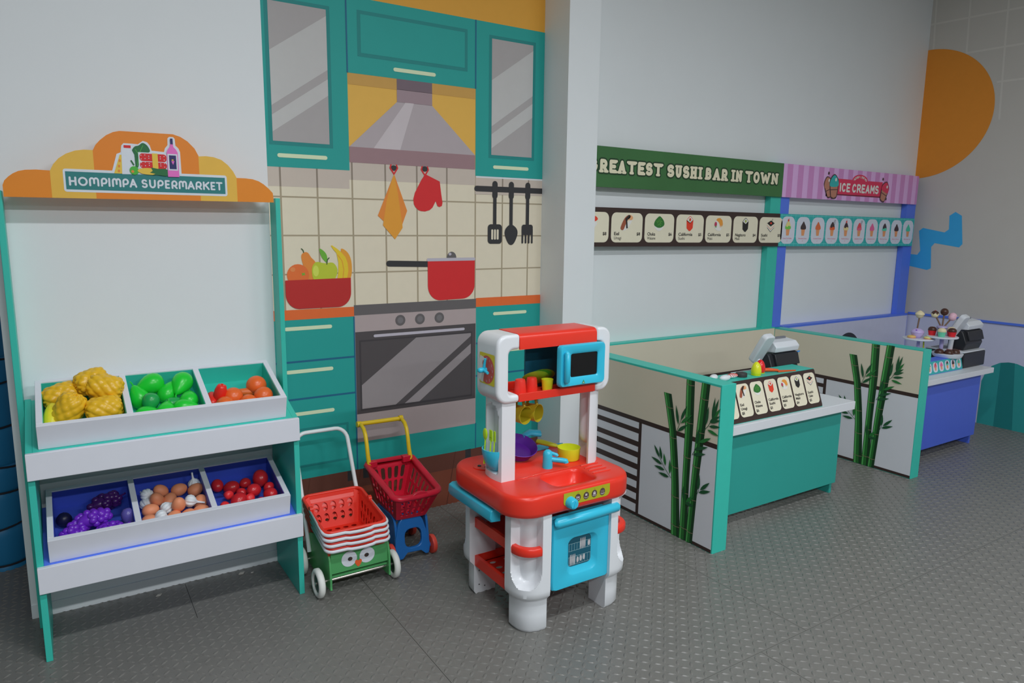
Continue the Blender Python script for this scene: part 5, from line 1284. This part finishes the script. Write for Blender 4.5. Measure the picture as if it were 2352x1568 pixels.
def cone_art(p, part, cu, cv, s, tilt, scoop, l):
    R_ = Matrix.Rotation(tilt, 2)
    T = lambda pts: [tuple(Vector((cu, cv)) + (R_ @ Vector((x * s, y * s)))) for x, y in pts]
    p.poly(part, OUTL, T(smooth_closed([(-.46, -.9), (.0, -1.08), (.46, -.9), (.66, .1), (.62, .65), (0, 1.12), (-.62, .65), (-.66, .1)], 4)), l)
    p.poly(part, CONE, T([(-.38, -.86), (0, -.98), (.38, -.86), (.54, .02), (-.54, .02)]), l + 1)
    p.stroke(part, OUTL, T([(-.5, -.25), (.5, -.25)]), s * .07, l + 2)
    p.poly(part, scoop, T(smooth_closed([(-.58, .05), (.58, .05), (.54, .6), (0, 1.02), (-.54, .6)], 4)), l + 2); p.ell(part, IW, *T([(.22, .62)])[0], s * .13, s * .16, l + 3, 10)
cone_art(p, 'printed_cone#1', U(4.098), 1.555, .062, .35, CONE, 3); cone_art(p, 'printed_cone#2', U(4.152), 1.560, .070, .06, ITL, 6); cone_art(p, 'printed_cone#3', U(4.716), 1.550, .064, -.32, IRS, 6)
for x, z in ((4.09, 1.640), (4.082, 1.508), (4.745, 1.505), (4.69, 1.632)): p.ell('printed_drops', OUTL, U(x), z, .009, .010, 3, 10)
for o in p.build(ib).values(): o.parent = isg
imn = hboard('menu_board', 3.653, 5.134, 1.1905, 1.3825, ITL, ib)
p = board_pr(); GRL_ = mat('ice_grid_line', (88, 172, 168), .5)
for kx in range(35): p.rect('menu_grid', GRL_, U(3.668 + kx * .043), 1.191, U(3.6705 + kx * .043), 1.382, 0.3)
for kz in range(5): p.rect('menu_grid', GRL_, U(3.654), 1.205 + kz * .042, U(5.133), 1.2075 + kz * .042, 0.5)
ICW2 = mat('ice_card', (196, 200, 212), .5)
SCO = [[(90, 160, 60), (214, 200, 130), 'cherry'], [(52, 40, 42), None, ''], [(178, 86, 46), None, ''], [(188, 78, 34), (52, 40, 42), 'sticks'], [(206, 190, 130), (52, 34, 40), 'cherry'], [(196, 84, 110), (206, 60, 70), 'sticks'], [(198, 84, 132), None, ''], [(62, 164, 134), (52, 40, 44), ''], [(54, 34, 34), None, 'tip'], [(56, 160, 130), None, '']]
def sundae(p, part, j, cu, cv, s, l=3):
    c1, c2_, ex = SCO[j]; T = lambda pts: [(cu + x * s, cv + y * s) for x, y in pts]
    p.poly(part, mat('cone_tan', (188, 126, 82), .5), T([(-.28, -1), (.28, -1), (.42, -.1), (-.42, -.1)]), l)
    m1 = mat('scoop_%d' % j, c1, .5)
    p.poly(part, m1, T(smooth_closed([(-.5, -.12), (.5, -.12), (.56, .25), (.3, .6), (0, .95), (-.3, .6), (-.56, .25)], 4)), l + 1)
    if c2_: p.poly(part, mat('topping_%d' % j, c2_, .5), T(smooth_closed([(-.5, .3), (-.2, .15), (.1, .32), (.5, .25), (.36, .65), (0, 1.0), (-.36, .65)], 4)), l + 2)
    if ex == 'cherry': p.ell(part, IRD, cu, cv + s * 1.05, s * .15, s * .17, l + 3, 10); p.stroke(part, IRD, T([(0, 1.1), (.1, 1.35)]), s * .05, l + 3)
    if ex == 'sticks':
        for dx in (.2, .45): p.stroke(part, IBK, T([(dx, .6), (dx + .25, 1.3)]), s * .06, l)
RTX = mat('ice_text', (178, 84, 110), .5)
for j in range(10):
    x0 = U(3.6645 + .1476 * j); x1 = x0 + .132
    p.rr('menu_card#%d' % j, ICW2, x0, 1.2055, x1, 1.3675, .045, 1); sundae(p, 'menu_icon#%d' % j, j, (x0 + x1) / 2, 1.299, .044)
    p.text('menu_text#%d' % j, RTX, ICE[j], (x0 + x1) / 2, 1.2345, .008, wid=.082, l=3, al='c'); p.text('menu_price#%d' % j, RTX, '3', (x0 + x1) / 2, 1.219, .0085, l=3, al='c')
p.build(ib)

# ------------------------------------------------------------------ counters
CTOP = mat('counter_white', (186, 189, 194), .4, .02, 10)
TEALC = mat('counter_teal', (30, 128, 120), .42, .03, 10); BLUC = mat('counter_blue', (56, 80, 170), .42, .03, 10)
def counter(name, label, xa, xb, y0, ztop, th, xt, m, yt):
    t = thing(name, label, 'counter', ((xa + xb) / 2, y0 + .2, 0))
    MB().box(xa, xt, yt, yt + .46, ztop - th, ztop).build('counter_top', CTOP, t, smooth=0, bevel=.002)
    MB().box(xa + .01, xb, y0, y0 + .018, .058, ztop - th).build('front_panel', m, t, smooth=0, bevel=.001)
    MB().box(xb - .018, xb, y0 + .018, y0 + .38, 0, ztop - th).build('end_panel', m, t, smooth=0, bevel=.001)
    MB().box(xa + .01, xa + .028, y0 + .018, y0 + .38, 0, ztop - th).build('end_panel', m, t, smooth=0, bevel=.001)
    return t
counter('sushi_counter', 'low teal play counter with white top between the bamboo panels', 2.214, 3.162, 1.948, .475, .040, 3.196, TEALC, 1.902)
counter('ice_cream_counter', 'low blue play counter with white top beyond the bamboo panels', 3.90, 4.662, 2.002, .478, .031, 4.715, BLUC, 1.958)

# menu stands (wedges)
def wedge(name, label, x0, x1, yb, zb, yt, zt, ydep, mtop, mface, cards):
    t = thing(name, label, 'menu stand', ((x0 + x1) / 2, yb + .08, zb))
    pf = [(yb, zb), (yt, zt), (ydep, zt), (ydep + .01, zb)]
    MB().prism(pf, lambda u, v, w_: (w_, u, v), x0, x1).build('stand_body', mtop, t, smooth=0, bevel=.0008)
    d = Vector((0, yt - yb, zt - zb)); L = d.length; V = d / L; N = Vector((0, -V.z, V.y))
    p = PR((x0, yb, zb), (1, 0, 0), tuple(V), tuple(N)); W_ = x1 - x0
    p.poly('menu_face', mface, rrect(0, .002, W_, L - .001, .008, 3), 0)
    cards(p, W_, L)
    p.build(t); return t
def sushi_cards(p, W_, L):
    for i, (a, b, c) in enumerate(MENU):
        x1 = W_ - .0105 - .0928 * (6 - i); x0 = x1 - .0825
        p.rr('menu_card#%d' % i, CARD, x0, .022, x1, L - .016, .018, 1); icon(p, 'menu_icon#%d' % i, i, (x0 + x1) / 2, L - .050, .026, 3)
        p.text('menu_text#%d' % i, IBK, a, x0 + .008, .070, .0115, wid=min(.066, .0076 * len(a)), off=.02, l=3); p.text('menu_subtext#%d' % i, IBK, b, x0 + .008, .053, .0115, wid=min(.066, .0076 * len(b)), off=.02, l=3)
        p.text('menu_price#%d' % i, IBK, c, x0 + .008, .034, .0115, wid=.0165, off=.02, l=3)
wedge('sushi_menu_stand', 'brown sushi menu wedge with cream cards on the teal counter', 2.216, 2.962, 1.920, .476, 1.982, .645, 2.100, TEAL, DBRN, sushi_cards)
def ice_cards(p, W_, L):
    for i in range(6):
        x1 = W_ - .012 - .0655 * (5 - i); x0 = x1 - .052
        p.rr('menu_card#%d' % i, ICW2, x0, .010, x1, L - .008, .020, 1); sundae(p, 'menu_icon#%d' % i, 4 + i, (x0 + x1) / 2, L * .56, .022)
wedge('ice_cream_menu_stand', 'teal ice cream menu wedge with white cone cards on the blue counter', 4.085, 4.492, 2.032, .479, 2.048, .552, 2.12, BLUR, ITL, ice_cards)

# ------------------------------------------------------------------ cash registers
RWH = mat('register_white', (188, 192, 198), .35, .02, 20); RBK = mat('register_black', (26, 27, 31), .4, .04, 20); RDG = mat('register_grey', (90, 92, 98), .45)
def register(label, loc, rotz, parts_hi):
    t = thing('cash_register', label, 'cash register', (0, 0, 0), 'toy cash registers')
    # drawer box
    MB().box(-.13, .13, 0, .23, 0, .090).build('drawer_box', RBK, t, bevel=.006, segs=3)
    MB().box(-.128, .128, .003, .227, .090, .098).build('keyboard_deck', RWH, t, bevel=.003)
    MB().box(-.10, .02, .13, .21, .098, .100).build('key_pad', RDG, t, smooth=0)
    MB().box(-.118, -.05, .05, .11, .098, .100).build('note_slot', mat('register_red', (150, 84, 84), .5), t, smooth=0)
    # sloping housing seen from behind
    pf = [(.035, .098), (.020, .140), (.045, .205), (.055, .214), (.125, .205), (.125, .098)]
    MB().prism(pf, lambda u, v, w_: (w_, u, v), -.078, .122).build('housing', RBK, t, smooth=30, bevel=.004)
    MB().prism([(.040, .150), (.014, .158), (.030, .212), (.050, .219), (.060, .21)], lambda u, v, w_: (w_, u, v), -.05, .126).build('housing_lip', RBK, t, smooth=30, bevel=.003)
    # printer head
    pf = [(.035, .220), (.028, .246), (.050, .268), (.115, .276), (.128, .214)]
    hd = MB().prism(pf, lambda u, v, w_: (w_, u, v), -.045, .132).build('printer_head', RWH, t, smooth=30, bevel=.004)
    MB().box(-.04, .11, .095, .107, .270, .284).build('paper_edge', RDG, hd, bevel=.001)
    # screen leaning towards the customer: thick slab
    M_ = Matrix.Translation((-.112, .062, .245)) @ Matrix.Rotation(radians(30), 4, 'X')
    sc = MB().prism(rrect(-.036, -.080, .036, .080, .020, 5), lambda u, v, w_: (u, w_, v), -.016, .016).xf(M_)
    sc.build('screen_case', RWH, t, smooth=40, bevel=.006, segs=3)
    M2 = M_ @ Matrix.Translation((0, .0165, 0))
    MB().prism(rrect(-.028, -.070, .028, .070, .006, 3), lambda u, v, w_: (u, w_, v), 0, .001).xf(M2).build('screen', KBLK, t, smooth=0)
    MB().tube([(-.095, .10, .096), (-.098, .095, .15), (-.108, .085, .19)], .013, 10).build('screen_neck', RWH, t, smooth=60)
    # handheld scanner on the right with a cord
    sn = MB().tube([(.124, .10, .196), (.140, .09, .160), (.152, .085, .128)], [.012, .014, .013], 10).build('scanner', RBK, t, smooth=60)
    MB().ball((.150, .085, .128), (.020, .016, .016), 14, 8).build('scanner_head', RBK, sn, smooth=180)
    MB().tube([(.160, .085, .122), (.170, .083, .116)], .005, 8).build('scanner_tip', IRD, sn, smooth=60)
    MB().tube([(.170, .083, .116), (.195, .08, .100), (.205, .08, .075), (.185, .085, .060), (.13, .09, .062)], .0022, 6).build('cord', RBK, sn, smooth=60)
    place(t, loc, (0, 0, rotz)); return t
register('white and black toy cash register behind the sushi menu wedge', (2.945, 2.118, .476), radians(0), True)
register('white and black toy cash register at the end of the blue counter', (4.630, 2.035, .479), radians(0), True)
o = MB().tube([(0, 0, 0), (.02, 0, 0), (.045, .004, .002)], [.004, .005, .0035], 8).build('toy_pen', mat('pen_blue', (34, 110, 176), .4), smooth=60)
place(o, (3.066, 2.165, .684)); tag(o, 'blue plastic pen stuck out of the nearer cash register', 'pen')

# ------------------------------------------------------------------ toy food on the sushi menu wedge
zt = .6457
def egg_shaker(label, m, x, y, base):
    t = thing('egg_shaker', label, 'toy food', (0, 0, 0), 'egg shakers')
    MB().lathe([(.020, .003), (.0225, .010), (.0225, .022), (.020, .036), (.0155, .048), (.0095, .056), (.004, .0595), (.0001, .060)], seg=28).build('shell', m, t, smooth=180)
    MB().lathe([(.0001, 0), (.021, 0), (.022, .003), (.0001, .004)], seg=28).build('base', base, t, smooth=40)
    place(t, (x, y, zt)); return t
LM = mat('shaker_lime', (186, 190, 22), .25); RS = mat('shaker_red', (204, 26, 30), .22)
egg_shaker('lime yellow egg-shaped shaker on the sushi menu wedge', LM, 2.595, 2.018, LM)
egg_shaker('red egg-shaped shaker with yellow base on the sushi menu wedge', RS, 2.652, 2.042, LM)
t = thing('toy_knife', 'orange toy knife lying beside the red egg shaker', 'toy knife', (2.75, 2.0, zt))
ORK = mat('knife_orange', (226, 84, 22), .4)
MB().prism([(2.742, 2.024), (2.775, 2.012), (2.832, 1.985), (2.800, 1.994), (2.735, 2.006)], lambda u, v, w_: (u, v, w_), zt, zt + .006).build('blade', ORK, t)
MB().tube([(2.668, 2.052, zt + .009), (2.70, 2.036, zt + .010), (2.742, 2.014, zt + .007)], [.008, .009, .006], 10).build('handle', ORK, t, smooth=60)
o = MB().lathe([(.0001, 0), (.0245, 0), (.025, .004), (.025, .014), (.023, .017), (.0001, .017)], seg=30).build('toy_seaweed_roll', mat('seaweed_black', (40, 40, 42), .6), smooth=40)
place(o, (2.512, 2.030, zt)); tag(o, 'black disc-shaped toy seaweed roll beside the lime egg shaker', 'toy food')
t = thing('toy_prawn_sushi', 'white toy prawn sushi with red stripes on the menu wedge', 'toy food', (2.452, 2.030, zt))
MB().ball((2.452, 2.030, zt + .009), (.032, .015, .009), 20, 10).build('prawn', GARL, t, smooth=180)
for k in range(5):
    xx = 2.432 + k * .0105
    MB().tube([(xx, 2.030 + .0155 * math.sqrt(1 - ((xx - 2.452) / .032) ** 2) * cos(a), zt + .009 + .0095 * math.sqrt(1 - ((xx - 2.452) / .032) ** 2) * sin(a)) for a in [pi * j / 8 for j in range(9)]], .0016, 6).build('stripe', IRD, t)
rb = MB().ball((0, 0, .011), (.030, .016, .013), 20, 12, fn=lambda th, ph: 1 + .03 * sin(7 * th) * sin(5 * ph)).build('toy_rice_ball', GARL, smooth=180)
place(rb, (2.385, 2.012, zt - .0005)); tag(rb, 'white toy rice ball nearest the bamboo panel on the wedge', 'toy food', 'rice balls')
r2 = dup(rb); place(r2, (2.352, 2.045, zt - .0005), (0, 0, .4)); tag(r2, 'white toy rice ball partly hidden behind the bamboo panel', 'toy food', 'rice balls')

# ------------------------------------------------------------------ cake stand with toy sweets
CSW = mat('stand_white', (194, 198, 206), .4); CSL = mat('stand_lilac', (140, 132, 168), .4)
cs = thing('cake_stand', 'white tiered toy cake stand with lilac poles on the ice cream counter', 'cake stand', (4.36, 2.15, .479))
zb = .552
A = Vector((4.375, 2.085, 0)); Bp = Vector((4.365, 2.105, 0)); Cp = Vector((4.300, 2.205, 0))
def disc(name, c, z, r, th=.010): return MB().lathe([(.0001, z), (r - .004, z), (r, z + .003), (r, z + th - .002), (r - .002, z + th), (.0001, z + th)], (c.x, c.y, 0), seg=40).build(name, CSW, cs, smooth=40)
MB().lathe([(.0001, zb), (.070, zb), (.075, zb + .004), (.082, zb + .022), (.080, zb + .024), (.0001, zb + .022)], (A.x + .03, A.y, 0), seg=40).build('base_tray', CSW, cs, smooth=40)
MB().tube([(Bp.x, Bp.y, zb + .02), (Bp.x, Bp.y, .668)], .011, 14).build('pole', CSL, cs, smooth=60)
disc('top_plate', Bp, .666, .084)
MB().tube([(Cp.x, Cp.y, .479), (Cp.x, Cp.y, .648)], .009, 14).build('pole', CSL, cs, smooth=60)
MB().box(4.25, 4.37, 2.13, 2.26, .479, .4865).build('foot', CSW, cs, bevel=.004)
disc('side_plate', Cp, .646, .086)
MB().tube([(Cp.x + .02, Cp.y - .02, .52), (Cp.x + .012, Cp.y - .028, .58), (Cp.x + .02, Cp.y - .02, .646)], .004, 8).build('green_clip', mat('clip_lime', (150, 160, 20), .4), cs, smooth=60)
MB().lathe([(.024, .676), (.024, .718), (.030, .724), (.028, .732), (.018, .735), (.0001, .735)], (Bp.x + .012, Bp.y + .012, 0), seg=24).build('pop_holder', CSL, cs, smooth=40)
CHOC = mat('choc_brown', (58, 34, 26), .3); CRM = mat('cream_icing', (198, 186, 150), .45); RCP = mat('cake_case_red', (176, 16, 26), .45); MNT = mat('cake_case_mint', (84, 164, 134), .45); LLC = mat('lilac_cake', (172, 154, 200), .35); PNKC = mat('pink_icing', (206, 164, 180), .4); STK = mat('stick_brown', (98, 76, 62), .6)
def cupcake(label, case, top, x, y, z):
    t = thing('toy_cupcake', label, 'toy cake', (0, 0, 0), 'cupcakes on the top plate')
    R = []
    for r, h in ((.016, 0), (.0215, .028)): R.append([((r + .0008 * (i % 2)) * cos(2 * pi * i / 40), (r + .0008 * (i % 2)) * sin(2 * pi * i / 40), h) for i in range(40)])
    MB().rings(R).build('paper_case', case, t, smooth=0)
    MB().lathe([(.0215, .027), (.0235, .032), (.021, .042), (.013, .049), (.0001, .051)], seg=24).build('icing', top, t, smooth=180)
    place(t, (x, y, z))
zp = .6765
cupcake('red toy cupcake with chocolate icing at the front right of the top plate', RCP, CHOC, 4.385, 2.062, zp)
cupcake('mint green toy cupcake with cream icing at the front left of the top plate', MNT, CRM, 4.328, 2.092, zp)
cupcake('red toy cupcake with chocolate icing at the back left of the top plate', RCP, CHOC, 4.345, 2.155, zp)
cupcake('red toy cupcake with cream icing at the back right, behind the front red one', RCP, CRM, 4.430, 2.090, zp)
def pop(label, base, tip, ball, r, kind):
    t = thing('toy_cake_pop', label, 'toy cake', base, 'cake pops')
    b = Vector(base); e = Vector(tip); MB().tube([b, b.lerp(e, .5), e], .0045, 10).build('stick', STK, t, smooth=60)
    c = e + (e - b).normalized() * r * .8
    if kind == 'ice':
        MB().lathe([(.0001, -r), (r * .7, -r * .75), (r * 1.02, 0), (r * 1.06, r * .08)], c, seg=24).build('ball', ball, t, smooth=60)
        MB().lathe([(r * 1.14, r * .05), (r * 1.14, r * .25), (r * .8, r * .65), (r * .35, r * 1.0), (.0001, r * 1.15)], c, seg=24).build('icing', ball, t, smooth=60)
    else:
        MB().ball(c, r, 22, 14).build('ball', ball, t, smooth=180)
        if kind == 'choc':
            MB().ball(c + Vector((0, 0, .0012)), r * 1.03, 24, 14, fn=lambda th, ph: 1 if ph > -.12 + .35 * sin(3 * th) ** 2 else .9).build('icing', CHOC, t, smooth=60)
            MB().ball(c + Vector((0, 0, r)), r * .2, 10, 6).build('cherry', RS, t, smooth=180)
        if kind == 'pink': MB().ball(c + Vector((.003, 0, .004)), r * 1.08, 24, 14, fn=lambda th, ph: 1 if ph > -.1 + .3 * sin(2.5 * th) ** 2 else .86).build('icing', PNKC, t, smooth=60)
hb_ = Vector((Bp.x + .012, Bp.y + .012, .733))
pop('toy cake pop with dripping chocolate icing and cherry', tuple(hb_ + Vector((-.004, .008, 0))), tuple(hb_ + Vector((-.020, .030, .052))), CRM, .0205, 'choc')
pop('round dark chocolate toy cake pop, tallest in the holder', tuple(hb_ + Vector((0, 0, 0))), tuple(hb_ + Vector((.006, .000, .066))), CHOC, .0215, 'plain')
pop('pink iced toy cake pop leaning right in the holder', tuple(hb_ + Vector((.004, -.008, -.004))), tuple(hb_ + Vector((.022, -.030, .040))), PNKC, .021, 'pink')
tb_ = Vector((4.292, 2.212, 0))
t = thing('toy_bowl_cake', 'lilac round toy cake with purple dot on the side plate', 'toy cake', (tb_.x, tb_.y, .656))
MB().lathe([(.0001, .6565), (.020, .6565), (.031, .674), (.034, .684), (.035, .690)], tb_, seg=28).build('bowl', LLC, t, smooth=60)
MB().lathe([(.036, .688), (.0365, .692), (.030, .702), (.016, .711), (.0001, .713)], tb_, seg=28).build('icing', LLC, t, smooth=60)
MB().ball((tb_.x - .024, tb_.y - .006, .7035), (.006, .006, .004), 12, 8).build('dot', PUR, t, smooth=180)
pop('cream toy cake pop with pointed icing standing in the lilac cake', (tb_.x + .004, tb_.y + .006, .700), (tb_.x + .012, tb_.y + .004, .775), CRM, .0225, 'ice')
def cookie(label, m, x, y):
    t = thing('toy_cookie', label, 'toy cake', (x, y, .656), 'cookies on the side plate')
    MB().lathe([(.0001, .6565), (.021, .6565), (.0225, .660), (.0215, .663)], (x, y, 0), seg=26).build('biscuit', ITN, t, smooth=60)
    MB().lathe([(.024, .663), (.023, .667), (.014, .671), (.0001, .6725)], (x, y, 0), seg=26).build('icing', m, t, smooth=60)
cookie('round toy cookie with yellow icing left on the side plate', mat('icing_yellow', (214, 178, 96), .4), 4.262, 2.228)
cookie('round toy cookie with pale green icing right on the side plate', mat('icing_pistachio', (178, 178, 110), .4), 4.302, 2.152)
for i, (x, y, ph) in enumerate(((4.372, 2.062, 'left of the two'), (4.425, 2.052, 'right of the two'), (4.35, 2.105, 'behind, beside the pole'))):
    o = MB().lathe([(.0001, 0), (.025, 0), (.026, .006), (.021, .018), (.012, .025), (.0001, .027)], seg=26).build('toy_chocolate', CHOC, smooth=60) if i == 0 else dup(o)
    place(o, (x, y, zb + .0232)); tag(o, 'dark chocolate dome on the base tray, ' + ph, 'toy cake', 'chocolate domes')
# bits of litter on the floor by the wall
for i, (x, y, s_) in enumerate(((.50, 2.615, .012), (.22, 2.60, .010), (.535, 2.60, .006))):
    tag(MB().prism([(-s_, -s_ * .5), (s_ * .4, -s_ * .7), (s_, s_ * .5), (-s_ * .3, s_ * .6)], lambda u, v, w_: (x + u, y + v, w_), .0015, .0035).build('paint_chip', mat('chip', (150, 146, 138), .8), loc=(x, y, 0), smooth=0), ('largest white paint chip on the floor under the stand', 'pale paint chip on the floor under the stand by the wall', 'tiny pale paint chip on the floor beside the largest one')[i], 'debris')
